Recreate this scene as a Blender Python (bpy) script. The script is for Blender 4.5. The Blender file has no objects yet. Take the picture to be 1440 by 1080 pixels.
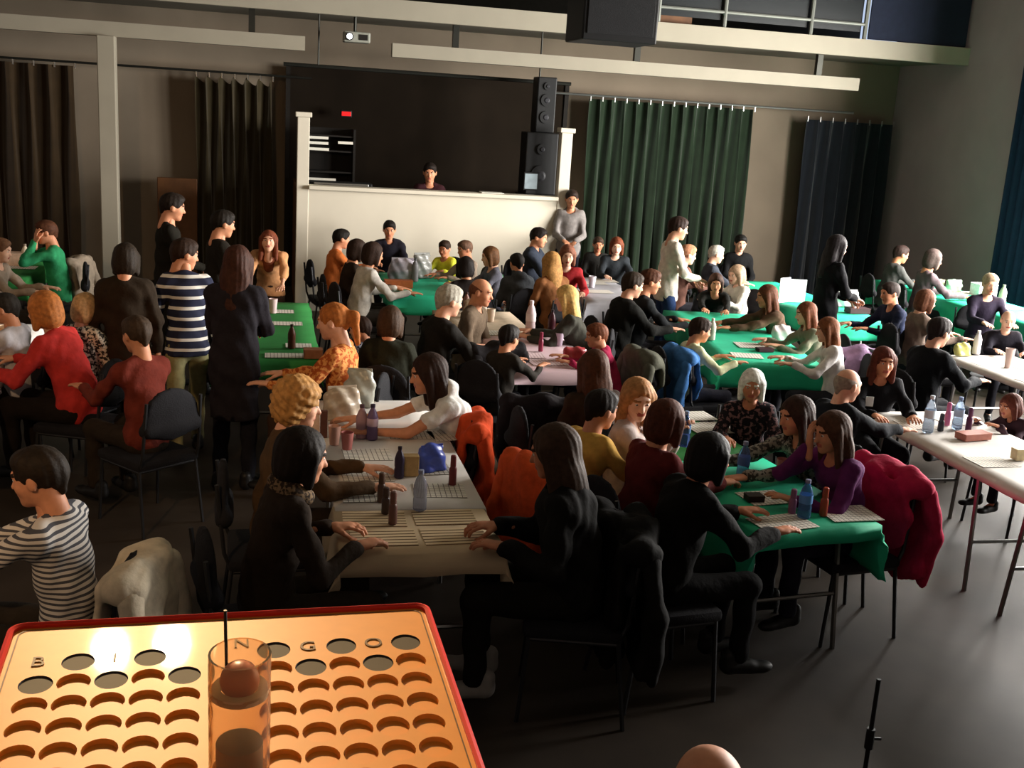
import bpy, bmesh, math, random
import numpy as np
from mathutils import Vector, Matrix
# ---------------------------------------------------------------- camera, world, light, exposure
scene = bpy.context.scene
FPX, CAM_H, PITCH, YAW, ROLL = 1550., 2.6, 13.6, 13.0, 3.6      # focal length for a 1440 px wide frame, eye 2.6 m above the hall floor (on the stage)
_p, _a, _r = (math.radians(v) for v in (PITCH, YAW, ROLL))
FW = np.array([math.sin(_a) * math.cos(_p), math.cos(_a) * math.cos(_p), -math.sin(_p)])
_r0 = np.array([math.cos(_a), -math.sin(_a), 0]); _u0 = np.cross(_r0, FW)
RT = _r0 * math.cos(_r) + _u0 * math.sin(_r); UP = np.cross(RT, FW); EYE = np.array([0, 0, CAM_H])
def at(x, y, z=None, Y=None, X=None):
    """the point of the hall seen at photo pixel (x, y) on the plane z=, Y= or X="""
    d = FW + RT * (x - 720) / FPX - UP * (y - 540) / FPX
    t = (z - CAM_H) / d[2] if z is not None else (Y / d[1] if Y is not None else X / d[0])
    return EYE + d * t
cam_data = bpy.data.cameras.new('camera'); cam_data.sensor_width = 36; cam_data.lens = 36 * FPX / 1440
cam_data.clip_start = .05; cam_data.clip_end = 100
cam = bpy.data.objects.new('camera', cam_data); scene.collection.objects.link(cam); scene.camera = cam
_M = Matrix.Identity(4)
for i in range(3): _M[i][0], _M[i][1], _M[i][2], _M[i][3] = RT[i], UP[i], -FW[i], EYE[i]
cam.matrix_world = _M
scene.view_settings.view_transform = 'Standard'; scene.view_settings.look = 'None'; scene.view_settings.gamma = 1
scene.view_settings.use_curve_mapping = False; scene.view_settings.exposure = 0.12
world = bpy.data.worlds.new('overcast_daylight'); scene.world = world; world.use_nodes = True
_bg = world.node_tree.nodes['Background']; _bg.inputs[0].default_value = (.62, .75, 1, 1); _bg.inputs[1].default_value = .8
scene.cycles.max_bounces = 6; scene.cycles.diffuse_bounces = 3; scene.cycles.glossy_bounces = 3; scene.cycles.transmission_bounces = 6
scene.cycles.sample_clamp_indirect = 4
WINDOWS = [(5.4, 7.4), (7.9, 9.9), (10.3, 12.3)]        # y range of each tall window in the right wall
XR, YB, ZW0, ZW1 = 9.8, 16.5, 1.0, 3.9
for y0, y1 in WINDOWS:                                            # daylight entering through the windows
    ld = bpy.data.lights.new('window_daylight', 'AREA'); ld.shape = 'RECTANGLE'; ld.size = y1 - y0 - .1; ld.size_y = ZW1 - ZW0 - .1
    ld.energy = 1080; ld.color = (1.0, .965, .91)
    lo = bpy.data.objects.new('window_daylight', ld); scene.collection.objects.link(lo)
    lo.matrix_world = Matrix.Translation((XR + .12, (y0 + y1) / 2, (ZW0 + ZW1) / 2)) @ Matrix(((0, 0, 1, 0), (1, 0, 0, 0), (0, 1, 0, 0), (0, 0, 0, 1)))
# ---------------------------------------------------------------- helpers
COL = bpy.context.scene.collection
R_ = random.Random(7)
def lin(c):
    return c / 12.92 if c <= .04045 else ((c + .055) / 1.055) ** 2.4
def rgb(h):
    h = h.lstrip('#'); return tuple(lin(int(h[i:i + 2], 16) / 255) for i in (0, 2, 4)) + (1,)
MATS = {}
def mat(name, color, rough=.8, spec=.3, metal=0, noise=.12, nscale=14, bump=0, bscale=60, emit=0, trans=0, ior=1.45, coat=0, sheen=0, alpha=1):
    if name in MATS: return MATS[name]
    m = bpy.data.materials.new(name); m.use_nodes = True
    nt = m.node_tree; b = nt.nodes['Principled BSDF']; L = nt.links
    c = rgb(color) if isinstance(color, str) else color
    b.inputs['Roughness'].default_value = rough; b.inputs['Metallic'].default_value = metal
    b.inputs['Specular IOR Level'].default_value = spec; b.inputs['IOR'].default_value = ior
    b.inputs['Transmission Weight'].default_value = trans; b.inputs['Coat Weight'].default_value = coat
    b.inputs['Sheen Weight'].default_value = sheen
    if noise:
        tc = nt.nodes.new('ShaderNodeTexCoord'); n = nt.nodes.new('ShaderNodeTexNoise'); r = nt.nodes.new('ShaderNodeValToRGB')
        n.inputs['Scale'].default_value = nscale; n.inputs['Detail'].default_value = 4
        r.color_ramp.elements[0].position = .3; r.color_ramp.elements[1].position = .7
        r.color_ramp.elements[0].color = tuple(x * (1 - noise) for x in c[:3]) + (1,)
        r.color_ramp.elements[1].color = tuple(min(1, x * (1 + noise)) for x in c[:3]) + (1,)
        L.new(tc.outputs['Object'], n.inputs['Vector']); L.new(n.outputs['Fac'], r.inputs['Fac']); L.new(r.outputs['Color'], b.inputs['Base Color'])
        if bump:
            n2 = nt.nodes.new('ShaderNodeTexNoise'); n2.inputs['Scale'].default_value = bscale; n2.inputs['Detail'].default_value = 3
            bp = nt.nodes.new('ShaderNodeBump'); bp.inputs['Strength'].default_value = bump; bp.inputs['Distance'].default_value = .01
            L.new(tc.outputs['Object'], n2.inputs['Vector']); L.new(n2.outputs['Fac'], bp.inputs['Height']); L.new(bp.outputs['Normal'], b.inputs['Normal'])
    else:
        b.inputs['Base Color'].default_value = c
    if emit:
        b.inputs['Emission Color'].default_value = c; b.inputs['Emission Strength'].default_value = emit
    MATS[name] = m; return m
def stripes(name, c1, c2, scale, axis='Z', duty=.35, rough=.9, check=False):
    if name in MATS: return MATS[name]
    m = bpy.data.materials.new(name); m.use_nodes = True; nt = m.node_tree; L = nt.links; b = nt.nodes['Principled BSDF']
    b.inputs['Roughness'].default_value = rough; b.inputs['Specular IOR Level'].default_value = .2
    tc = nt.nodes.new('ShaderNodeTexCoord'); sp = nt.nodes.new('ShaderNodeSeparateXYZ'); L.new(tc.outputs['Object'], sp.inputs[0])
    def band(out):
        mu = nt.nodes.new('ShaderNodeMath'); mu.operation = 'MULTIPLY'; mu.inputs[1].default_value = scale; L.new(out, mu.inputs[0])
        fr = nt.nodes.new('ShaderNodeMath'); fr.operation = 'FRACT'; L.new(mu.outputs[0], fr.inputs[0])
        gt = nt.nodes.new('ShaderNodeMath'); gt.operation = 'LESS_THAN'; gt.inputs[1].default_value = duty; L.new(fr.outputs[0], gt.inputs[0]); return gt
    g = band(sp.outputs[axis])
    if check:
        g2 = band(sp.outputs['X' if axis != 'X' else 'Y']); mx = nt.nodes.new('ShaderNodeMath'); mx.operation = 'MAXIMUM'; L.new(g.outputs[0], mx.inputs[0]); L.new(g2.outputs[0], mx.inputs[1]); g = mx
    mix = nt.nodes.new('ShaderNodeMix'); mix.data_type = 'RGBA'; mix.inputs[6].default_value = rgb(c1); mix.inputs[7].default_value = rgb(c2)
    L.new(g.outputs[0], mix.inputs[0]); L.new(mix.outputs[2], b.inputs['Base Color']); MATS[name] = m; return m
def blotch(name, c1, c2, scale=45, rough=.9, thr=.5):
    if name in MATS: return MATS[name]
    m = bpy.data.materials.new(name); m.use_nodes = True; nt = m.node_tree; L = nt.links; b = nt.nodes['Principled BSDF']
    b.inputs['Roughness'].default_value = rough; b.inputs['Specular IOR Level'].default_value = .2
    tc = nt.nodes.new('ShaderNodeTexCoord'); n = nt.nodes.new('ShaderNodeTexNoise'); n.inputs['Scale'].default_value = scale; n.inputs['Detail'].default_value = 2
    r = nt.nodes.new('ShaderNodeValToRGB'); e = r.color_ramp.elements
    e[0].position = thr - .04; e[1].position = thr + .04; e[0].color = rgb(c1); e[1].color = rgb(c2)
    L.new(tc.outputs['Object'], n.inputs['Vector']); L.new(n.outputs['Fac'], r.inputs['Fac']); L.new(r.outputs['Color'], b.inputs['Base Color']); MATS[name] = m; return m
def cloth(c): return mat('fabric_' + c.strip('#'), c, rough=.9, spec=.15, noise=.16, nscale=20, bump=.5, bscale=28)
def link(name, me, parent=None):
    o = bpy.data.objects.new(name, me); COL.objects.link(o); o.parent = parent; return o
def tag(o, label, cat, group=None):
    o['label'] = label; o['category'] = cat
    if group: o['group'] = group
    return o
def empty(name, loc=(0, 0, 0), rz=0):
    o = bpy.data.objects.new(name, None); o.empty_display_size = .1; COL.objects.link(o); o.location = loc; o.rotation_euler = (0, 0, rz); return o
def mesh(name, V, F, mats, smooth=False, idx=None):
    me = bpy.data.meshes.new(name); V = np.asarray(V, np.float32)
    me.vertices.add(len(V)); me.vertices.foreach_set('co', V.ravel())
    if isinstance(F, np.ndarray):
        n = F.shape[1]; lv = F.astype(np.int32).ravel(); ls = np.arange(0, len(lv), n, dtype=np.int32)
    else:
        lv = np.fromiter((i for f in F for i in f), np.int32); cnt = np.fromiter((len(f) for f in F), np.int32); ls = np.concatenate([[0], np.cumsum(cnt)[:-1]]).astype(np.int32)
    me.loops.add(len(lv)); me.loops.foreach_set('vertex_index', lv)
    me.polygons.add(len(ls)); me.polygons.foreach_set('loop_start', ls)
    if idx is not None: me.polygons.foreach_set('material_index', np.asarray(idx, np.int32))
    for m in (mats if isinstance(mats, (list, tuple)) else [mats]): me.materials.append(m)
    me.update(calc_edges=True)
    me.polygons.foreach_set('use_smooth', np.full(len(me.polygons), bool(smooth)))
    return me
class MB:
    """collects boxes, bars, lathes and tubes; build() makes ONE mesh object of them"""
    def __init__(s): s.v = []; s.f = []
    def add(s, V, F):
        o = len(s.v); s.v += [tuple(map(float, p)) for p in V]; s.f += [tuple(i + o for i in f) for f in F]; return s
    def box(s, c, d, b=0, M=None):
        x, y, z = (k / 2 for k in d); b = min(b, x * .9, y * .9, z * .9)
        bm = bmesh.new(); bmesh.ops.create_cube(bm, size=1); bmesh.ops.scale(bm, vec=d, verts=bm.verts)
        if b > 0: bmesh.ops.bevel(bm, geom=bm.edges[:], offset=b, segments=2, affect='EDGES', profile=.5)
        if M is not None: bmesh.ops.transform(bm, matrix=M, verts=bm.verts)
        bmesh.ops.translate(bm, vec=c, verts=bm.verts)
        bm.verts.index_update(); s.add([v.co for v in bm.verts], [[v.index for v in f.verts] for f in bm.faces]); bm.free(); return s
    def rod(s, pts, r, n=8, cap=True):
        pts = [Vector(p) for p in pts]; V = []; F = []; rr = r if isinstance(r, (list, tuple)) else [r] * len(pts)
        up = Vector((0, 0, 1))
        for i, p in enumerate(pts):
            d = (pts[min(i + 1, len(pts) - 1)] - pts[max(i - 1, 0)]).normalized()
            a = d.cross(up if abs(d.z) < .95 else Vector((0, 1, 0))).normalized(); b = d.cross(a)
            for k in range(n):
                t = 2 * math.pi * k / n; V.append(p + a * math.cos(t) * rr[i] + b * math.sin(t) * rr[i])
        for i in range(len(pts) - 1):
            for k in range(n): F.append((i * n + k, i * n + (k + 1) % n, (i + 1) * n + (k + 1) % n, (i + 1) * n + k))
        if cap: F.append(tuple(range(n))[::-1]); F.append(tuple(range((len(pts) - 1) * n, len(pts) * n)))
        return s.add(V, F)
    def lathe(s, prof, n=16, c=(0, 0, 0), sx=1, sy=1):
        V = []; F = []
        for r, z in prof:
            for k in range(n):
                t = 2 * math.pi * k / n; V.append((c[0] + r * sx * math.cos(t), c[1] + r * sy * math.sin(t), c[2] + z))
        for i in range(len(prof) - 1):
            for k in range(n): F.append((i * n + k, i * n + (k + 1) % n, (i + 1) * n + (k + 1) % n, (i + 1) * n + k))
        F.append(tuple(range(n))[::-1]); F.append(tuple(range((len(prof) - 1) * n, len(prof) * n)))
        return s.add(V, F)
    def build(s, name, m, parent=None, smooth=False, loc=None, rot=None):
        me = mesh(name, s.v, s.f, m, smooth)
        if smooth: me.set_sharp_from_angle(angle=math.radians(40))
        o = link(name, me, parent)
        if loc is not None: o.location = loc
        if rot is not None: o.rotation_euler = rot
        return o
def struct(o): o['kind'] = 'structure'; return o
def copy_tree(o, parent=None):
    c = o.copy(); COL.objects.link(c); c.parent = parent
    for k in o.keys():
        if k in ('label', 'category', 'group', 'kind'): c[k] = o[k]
    for ch in [x for x in o.children]:
        copy_tree(ch, c)
    return c
# ---------------------------------------------------------------- smooth bodies: distance fields turned into one continuous skin
def seg(a, b, ra, rb=None, k=.03, ys=1.0, fr=None, neg=False):
    return dict(a=np.array(a, float), b=np.array(b, float), ra=ra, rb=ra if rb is None else rb, k=k, ys=ys, fr=fr, neg=neg, t='c')
def ell(c, r, k=.03, rot=None, neg=False):
    return dict(c=np.array(c, float), r=np.array(r, float), k=k, rot=rot, neg=neg, t='e')
def field(prims, v, clip=None, ripple=None):
    lo = np.full(3, 9.); hi = np.full(3, -9.)
    for p in prims:
        if p['neg']: continue
        if p['t'] == 'c':
            r = max(p['ra'], p['rb']); l = np.minimum(p['a'], p['b']) - r; h = np.maximum(p['a'], p['b']) + r
        else:
            r = p['r'].max() if p['rot'] is not None else p['r']; l = p['c'] - r; h = p['c'] + r
        lo = np.minimum(lo, l); hi = np.maximum(hi, h)
    lo -= 2.5 * v; n = np.ceil((hi + 2.5 * v - lo) / v).astype(int) + 1
    F = np.full(n, .25, np.float32); ax = [lo[i] + v * np.arange(n[i]) for i in range(3)]
    for p in prims:
        if p['t'] == 'c':
            r = max(p['ra'], p['rb']); l = np.minimum(p['a'], p['b']) - r; h = np.maximum(p['a'], p['b']) + r
        else:
            r = p['r'].max() if p['rot'] is not None else p['r']; l = p['c'] - r; h = p['c'] + r
        m = p['k'] + 2 * v
        i0 = np.clip(np.floor((l - m - lo) / v).astype(int), 0, n); i1 = np.clip(np.ceil((h + m - lo) / v).astype(int) + 1, 0, n)
        if (i1 <= i0).any(): continue
        X = ax[0][i0[0]:i1[0], None, None]; Y = ax[1][None, i0[1]:i1[1], None]; Z = ax[2][None, None, i0[2]:i1[2]]
        if p['t'] == 'c':
            ba = p['b'] - p['a']; L2 = max(ba @ ba, 1e-9)
            x = X - p['a'][0]; y = Y - p['a'][1]; z = Z - p['a'][2]
            hh = np.clip((x * ba[0] + y * ba[1] + z * ba[2]) / L2, 0, 1)
            dx = x - hh * ba[0]; dy = y - hh * ba[1]; dz = z - hh * ba[2]
            if p['fr'] is not None:
                f = p['fr']; df = (dx * f[0] + dy * f[1] + dz * f[2]); e = (1 / p['ys'] ** 2 - 1)
                d = np.sqrt(dx * dx + dy * dy + dz * dz + e * df * df)
            else: d = np.sqrt(dx * dx + dy * dy + dz * dz)
            d = d - (p['ra'] + (p['rb'] - p['ra']) * hh)
        else:
            x = X - p['c'][0]; y = Y - p['c'][1]; z = Z - p['c'][2]; r = p['r']
            if p['rot'] is not None:
                Q = p['rot']; x, y, z = (x * Q[0, i] + y * Q[1, i] + z * Q[2, i] for i in range(3))
            k0 = np.sqrt((x / r[0]) ** 2 + (y / r[1]) ** 2 + (z / r[2]) ** 2); k1 = np.sqrt((x / r[0] ** 2) ** 2 + (y / r[1] ** 2) ** 2 + (z / r[2] ** 2) ** 2)
            d = k0 * (k0 - 1) / np.maximum(k1, 1e-6)
        G = F[i0[0]:i1[0], i0[1]:i1[1], i0[2]:i1[2]]; k = p['k']
        if p['neg']:
            h = np.maximum(k - np.abs(G + d), 0) / k; G[...] = np.maximum(G, -d) + h * h * k * .25
        else:
            h = np.maximum(k - np.abs(G - d), 0) / k; G[...] = np.minimum(G, d) - h * h * k * .25
    X = ax[0][:, None, None]; Y = ax[1][None, :, None]; Z = ax[2][None, None, :]
    if ripple: F += ripple(X, Y, Z)
    if clip:
        for c in clip: F = np.maximum(F, c(X, Y, Z))
    return F, lo
def nets(F, lo, v):
    S = F < 0
    A = S[:-1, :-1, :-1].astype(np.int8).copy()
    for d in ((1,0,0),(0,1,0),(0,0,1),(1,1,0),(1,0,1),(0,1,1),(1,1,1)):
        A += S[d[0]:F.shape[0] - 1 + d[0], d[1]:F.shape[1] - 1 + d[1], d[2]:F.shape[2] - 1 + d[2]]
    act = (A > 0) & (A < 8); I = np.argwhere(act); N = len(I)
    idx = np.full(act.shape, -1, np.int32); idx[act] = np.arange(N)
    P = np.zeros((N, 3)); C = np.zeros(N); cs = [(0,0,0),(1,0,0),(0,1,0),(1,1,0),(0,0,1),(1,0,1),(0,1,1),(1,1,1)]
    val = [F[I[:, 0] + c[0], I[:, 1] + c[1], I[:, 2] + c[2]] for c in cs]
    for i, j in ((0,1),(2,3),(4,5),(6,7),(0,2),(1,3),(4,6),(5,7),(0,4),(1,5),(2,6),(3,7)):
        a, b = val[i], val[j]; m = (a < 0) != (b < 0); t = np.where(m, a / np.where(m, a - b, 1), 0)
        ca, cb = np.array(cs[i]), np.array(cs[j]); P += m[:, None] * (ca + t[:, None] * (cb - ca)); C += m
    V = lo + v * (I + P / np.maximum(C, 1)[:, None])
    Q = []
    for ax in range(3):
        u, w = [(1, 2), (2, 0), (0, 1)][ax]
        s0 = [slice(None)] * 3; s1 = [slice(None)] * 3; s0[ax] = slice(0, -1); s1[ax] = slice(1, None)
        a = S[tuple(s0)]; b = S[tuple(s1)]; E = np.argwhere(a != b)
        E = E[(E[:, u] > 0) & (E[:, w] > 0) & (E[:, u] < F.shape[u] - 1) & (E[:, w] < F.shape[w] - 1)]
        fl = a[E[:, 0], E[:, 1], E[:, 2]]; du = np.zeros(3, int); du[u] = 1; dw = np.zeros(3, int); dw[w] = 1
        g = lambda e: idx[e[:, 0], e[:, 1], e[:, 2]]
        q = np.stack([g(E - du - dw), g(E - dw), g(E), g(E - du)], 1); q[~fl] = q[~fl][:, ::-1]; Q.append(q)
    Q = np.concatenate(Q); return V, Q[(Q >= 0).all(1)]
def skin(prims, v, **kw):
    F, lo = field(prims, v, **kw); return nets(F, lo, v)
def nrm(a): a = np.asarray(a, float); return a / max(np.linalg.norm(a), 1e-9)
# ---------------------------------------------------------------- the hall
m_floor = mat('floor_vinyl', '352d26', rough=.55, spec=.25, noise=.18, nscale=3)
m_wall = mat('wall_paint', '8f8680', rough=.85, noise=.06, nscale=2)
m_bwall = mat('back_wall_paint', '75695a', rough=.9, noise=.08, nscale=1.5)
m_white = mat('white_paint', '8c8576', rough=.6, noise=.04, nscale=3)
m_ceil = mat('ceiling_paint', '6e695c', rough=.9, noise=.05, nscale=2)
m_dark = mat('dark_paint', '15110d', rough=.8)
m_black = mat('black_plastic', '101011', rough=.55, noise=.1)
m_steel = mat('steel', '9a9a98', rough=.35, metal=1, noise=.05)
m_dsteel = mat('dark_steel', '33332f', rough=.45, metal=.8, noise=.05)
m_wood = mat('brown_wood', '5b3b22', rough=.6, noise=.25, nscale=6)
def box(name, x0, x1, y0, y1, z0, z1, m, parent=None, b=0):
    return MB().box(((x0 + x1) / 2, (y0 + y1) / 2, (z0 + z1) / 2), (x1 - x0, y1 - y0, z1 - z0), b).build(name, m, parent)
XL, YF, ZC = -7.0, -3.0, 6.6
struct(box('floor', XL, XR + .2, YF, YB + .2, -.12, 0, m_floor))
struct(box('ceiling', XL, XR + .2, YF, YB + 3, ZC, ZC + .1, m_ceil))
struct(box('wall_left', XL - .15, XL, YF, YB + .2, 0, ZC, m_wall))
struct(box('wall_front', XL, XR + .2, YF - .15, YF, 0, ZC, m_wall))
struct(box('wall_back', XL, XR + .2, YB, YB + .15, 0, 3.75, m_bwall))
struct(box('trim_stage', XL + .02, XR - .02, YF, .75, 0, 1.0, mat('stage_boards', '2a221b', rough=.5, noise=.3, nscale=5)))
wr = MB(); ys = sorted(WINDOWS); edges = [YF] + [v for w in ys for v in w] + [YB + .2]
for i in range(0, len(edges), 2): wr.box((XR + .1, (edges[i] + edges[i + 1]) / 2, ZC / 2), (.2, edges[i + 1] - edges[i], ZC))
for y0, y1 in ys:
    wr.box((XR + .1, (y0 + y1) / 2, ZW0 / 2), (.2, y1 - y0, ZW0)); wr.box((XR + .1, (y0 + y1) / 2, (ZW1 + ZC) / 2), (.2, y1 - y0, ZC - ZW1))
struct(wr.build('wall_right', mat('right_wall_paint', '9a8c90', rough=.85, noise=.06, nscale=2)))
for i, (y0, y1) in enumerate(ys):
    w = MB(); ym = (y0 + y1) / 2; zm = (ZW0 + ZW1) / 2
    for y in (y0 + .03, y1 - .03): w.box((XR + .06, y, zm), (.1, .06, ZW1 - ZW0))
    for z in (ZW0 + .03, ZW1 - .03): w.box((XR + .06, ym, z), (.1, y1 - y0, .06))
    wo = struct(w.build('window_%d' % (i + 1), m_white))
    MB().box((XR + .06, ym, zm), (.05, .05, ZW1 - ZW0 - .1)).build('mullion', m_white, wo)
    MB().box((XR + .06, ym, zm + .5), (.05, y1 - y0 - .1, .05)).build('transom', m_white, wo)
# balcony along the back
YBAL = 14.7
bal = struct(box('trim_1', XL, XR, YBAL + .1, YB + 3, 3.75, 3.92, m_ceil)); bal['label'] = 'underside slab of the balcony'
struct(box('trim_2', XL, XR, YBAL, YBAL + .1, 3.71, 3.95, m_white))
struct(box('trim_3', -4.2, .46, 14.86, 15.02, 3.255, 3.43, m_white))
struct(box('trim_4', 1.57, 8.22, 14.86, 15.02, 3.26, 3.43, m_white))
for x in (-4.0, -.2, 2.4, 4.9, 7.6): struct(box('trim_%d' % (5 + [-4.0, -.2, 2.4, 4.9, 7.6].index(x)), x - .04, x + .04, 14.9, 14.98, 3.43, 3.75, m_dsteel))
struct(box('wall_balcony', XL, XR, YB + 1.4, YB + 1.5, 3.92, ZC, mat('balcony_wall', '2c2a27', rough=.9)))
col = struct(MB().box((-1.93, 14.86, 1.63), (.21, .21, 3.26), .012).build('trim_10', m_white))
rail = empty('balcony_railing', (6.4, YBAL + .05, 3.95)); tag(rail, 'grey metal railing with mesh panels along the balcony above the right curtain', 'railing')
m_rail = mat('rail_paint', '6f716b', rough=.5, metal=.3, noise=.05)
PX = [at(x, 20, Y=YBAL)[0] for x in (928, 1022, 1145, 1222)]
for x in PX: MB().rod([(x - 6.4, 0, 0), (x - 6.4, 0, 1.05)], .03).build('post', m_rail, rail)
for z in (.2, .62, 1.03): MB().rod([(PX[0] - 6.4, 0, z), (PX[3] - 6.4, 0, z)], .022).build('rail', m_rail, rail)
for a, b in zip(PX[:-1], PX[1:]): MB().box(((a + b) / 2 - 6.4, .05, .55), (b - a - .08, .012, .9)).build('panel', mat('smoked_panel', '161a1c', rough=.25, spec=.5), rail)
pb = box('wooden_board', 4.55, 5.6, YBAL + .12, YBAL + .5, 3.95, 4.12, m_wood); tag(pb, 'brown wooden board lying on the balcony edge behind the railing', 'board')
def curtain(name, x0, x1, z0, z1, y, c, label, folds=9, amp=.06, top_wave=0):
    e = empty(name, ((x0 + x1) / 2, y, 0)); tag(e, label, 'curtain'); w = x1 - x0; nx = folds * 10; V = []; F = []; nz = 14
    for s in (-1, 1):
        for j in range(nz + 1):
            t = j / nz; z = z0 + (z1 - z0) * t
            for i in range(nx + 1):
                q = i / nx; ph = q * folds * 2 * math.pi; d = amp * (1 - .35 * t) * (math.sin(ph) + .35 * math.sin(2.3 * ph + 1.3 * math.sin(3 * t)))
                V.append((-w / 2 + w * q + .02 * math.sin(5 * t + ph), d + s * .006, z - (top_wave * abs(math.sin(ph / 2)) * (t > .99))))
    n = (nx + 1) * (nz + 1)
    for s in (0, 1):
        for j in range(nz):
            for i in range(nx):
                q = [s * n + j * (nx + 1) + i, s * n + j * (nx + 1) + i + 1, s * n + (j + 1) * (nx + 1) + i + 1, s * n + (j + 1) * (nx + 1) + i]; F.append(tuple(q if s == 0 else q[::-1]))
    link('drape', mesh(name, V, F, mat('velvet_' + c, c, rough=.95, spec=.1, noise=.15, nscale=5, sheen=.3), True), e)
    for i in range(folds + 1):
        x = -w / 2 + w * i / folds; MB().rod([(x, .0, z1 - .03), (x, 0, z1 + .05)], .012, 6).build('hook', m_steel, e)
    return e
YC = 16.15
def cx(px, py): return at(px, py, Y=YC)[0]
curtain('stage_curtain', cx(830, 150), cx(1062, 150), .03, 2.93, YC, '1c291b', 'dark green pleated curtain right of the sound booth', 14)
curtain('stage_curtain', cx(1136, 170), 9.62, .03, 2.84, YC, '161a20', 'navy black curtain in the back right corner', 7)
curtain('stage_curtain', -5.6, cx(105, 85), .03, 2.9, YC, '2e2213', 'dark brown curtain at the far left behind the column', 12)
curtain('stage_curtain', cx(276, 100), cx(384, 100), .03, 2.9, YC, '2b2414', 'narrow dark brown curtain left of the sound booth', 6, top_wave=.1)
bd = empty('backdrop_panel', (2.3, YC + .2, 0)); tag(bd, 'flat black brown backdrop behind the sound booth opening', 'panel')
MB().box((0, 0, 1.55), (4.1, .05, 3.1), .01).build('board', mat('backdrop_black', '1b150f', rough=.95, spec=.1, noise=.2, nscale=2), bd)
for s in (-1, 1): MB().box((s * 2.02, -.035, 1.55), (.06, .03, 3.1)).build('batten', m_dark, bd)
def rod_thing(name, a, b, r, m, label, cat): return tag(MB().rod([a, b], r).build(name, m), label, cat)
rod_thing('curtain_rail', (4.1, YC, 2.98), (8.9, YC, 2.98), .018, m_steel, 'thin steel rail carrying the dark green curtain', 'rail')
rod_thing('curtain_rail', (-6, YC, 2.95), (.6, YC, 2.95), .016, m_dsteel, 'thin dark rail carrying the brown curtains', 'rail')
lp = empty('lighting_pipe', (2.15, 15.3, 3.09)); tag(lp, 'dark pipe spanning above the sound booth opening', 'pipe'); MB().rod([(-1.95, 0, 0), (1.95, 0, 0)], .025).build('tube', m_dsteel, lp)
for x in (-1.5, 1.5): MB().rod([(x, 0, .02), (x, 0, .66)], .012).build('hanger', m_dsteel, lp)
wp = box('low_partition', cx(222, 255), cx(278, 255), YC - .12, YC - .04, 0, 1.5, m_wood, b=.01); tag(wp, 'brown wooden partition panel left of the narrow brown curtain', 'panel')
# side curtain on the right wall, at the end of the windows
e = empty('window_curtain', (XR - .14, 12.75, 0)); tag(e, 'dark blue curtain on the right wall at the picture edge', 'curtain')
V = []; F = []
for j in range(9):
    for i in range(41): V.append((.05 * math.sin(i * .9), -.45 + .9 * i / 40, .05 + 4.5 * j / 8))
for j in range(8):
    for i in range(40): F.append((j * 41 + i, j * 41 + i + 1, (j + 1) * 41 + i + 1, (j + 1) * 41 + i))
dr = link('drape', mesh('drape', V, F, mat('velvet_navy', '1d2a40', rough=.95, spec=.1), True), e); md = dr.modifiers.new('thick', 'SOLIDIFY'); md.thickness = .01
# navy banner panel on the balcony, right end
x0, x1 = at(1226, 30, Y=YBAL)[0], at(1366, 30, Y=YBAL)[0]
nb_ = empty('balcony_banner', ((x0 + x1) / 2, YBAL + .06, 3.96)); tag(nb_, 'navy blue cloth panel at the right end of the balcony railing', 'panel')
MB().box((0, 0, .6), (x1 - x0, .03, 1.2), .01).build('cloth_panel', mat('navy_panel', '141a2a', rough=.9), nb_)
MB().rod([(-(x1 - x0) / 2, .0, 1.2), ((x1 - x0) / 2, 0, 1.2)], .025).build('top_tube', m_rail, nb_)
# sound booth
BY = 14.3
bx0, bx1 = at(417, 265, Y=BY)[0], at(799, 280, Y=BY)[0]
m_booth = mat('booth_white', 'cbc3b2', rough=.7, noise=.04, nscale=2)
bo = empty('sound_booth', ((bx0 + bx1) / 2, BY, 0)); tag(bo, 'white half-height wall of the sound booth with two corner posts', 'booth')
hw = (bx1 - bx0) / 2
MB().box((0, .06, .78), (2 * hw, .12, 1.56), .008).build('front_panel', m_booth, bo)
MB().box((0, .05, 1.585), (2 * hw - .3, .26, .05), .008).build('counter_ledge', m_booth, bo)
for s in (-1, 1):
    p = MB().box((s * (hw - .075), .06, 1.22), (.15, .14, 2.44), .008).build('corner_post', m_booth, bo)
    MB().box((s * (hw - .075), .06, 2.47), (.2, .2, .06), .008).build('cap', m_booth, p)
    MB().box((s * (hw - .03), 1.0, .78), (.06, 1.9, 1.56), .005).build('side_panel', m_wood if s < 0 else m_booth, bo)
def shelf_unit():
    e = empty('equipment_rack', (bx0 + .45, 15.55, 0)); tag(e, 'dark equipment rack with pale labels at the left of the booth', 'rack')
    MB().box((0, .15, 1.15), (.7, .04, 2.3)).build('back', m_dark, e)
    for s in (-1, 1): MB().box((s * .34, 0, 1.15), (.03, .34, 2.3)).build('side', m_dark, e)
    for z in (1.5, 1.72, 2.0, 2.2): MB().box((0, 0, z), (.66, .3, .02)).build('shelf', m_dark, e)
    for k, (x, z, w) in enumerate(((-.15, 2.17, .28), (-.15, 2.1, .28), (-.14, 2.02, .28), (.22, 2.12, .2), (-.1, 1.62, .4))):
        MB().box((x, -.16, z), (w, .012, .035)).build('label_strip', mat('paper_white', 'd8d4c8', rough=.7, noise=.03), e)
shelf_unit()
p = at(487, 160, Y=16.0); ex = empty('indicator_lamp', (p[0], 16.0, p[2])); tag(ex, 'small red lit indicator lamp high inside the dark booth', 'lamp')
MB().box((0, .02, 0), (.16, .04, .1), .01).build('housing', m_black, ex); MB().box((0, -.005, 0), (.13, .02, .06), .005).build('lens', mat('red_glow', 'd81e22', rough=.4, noise=0, emit=.6), ex)
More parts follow.
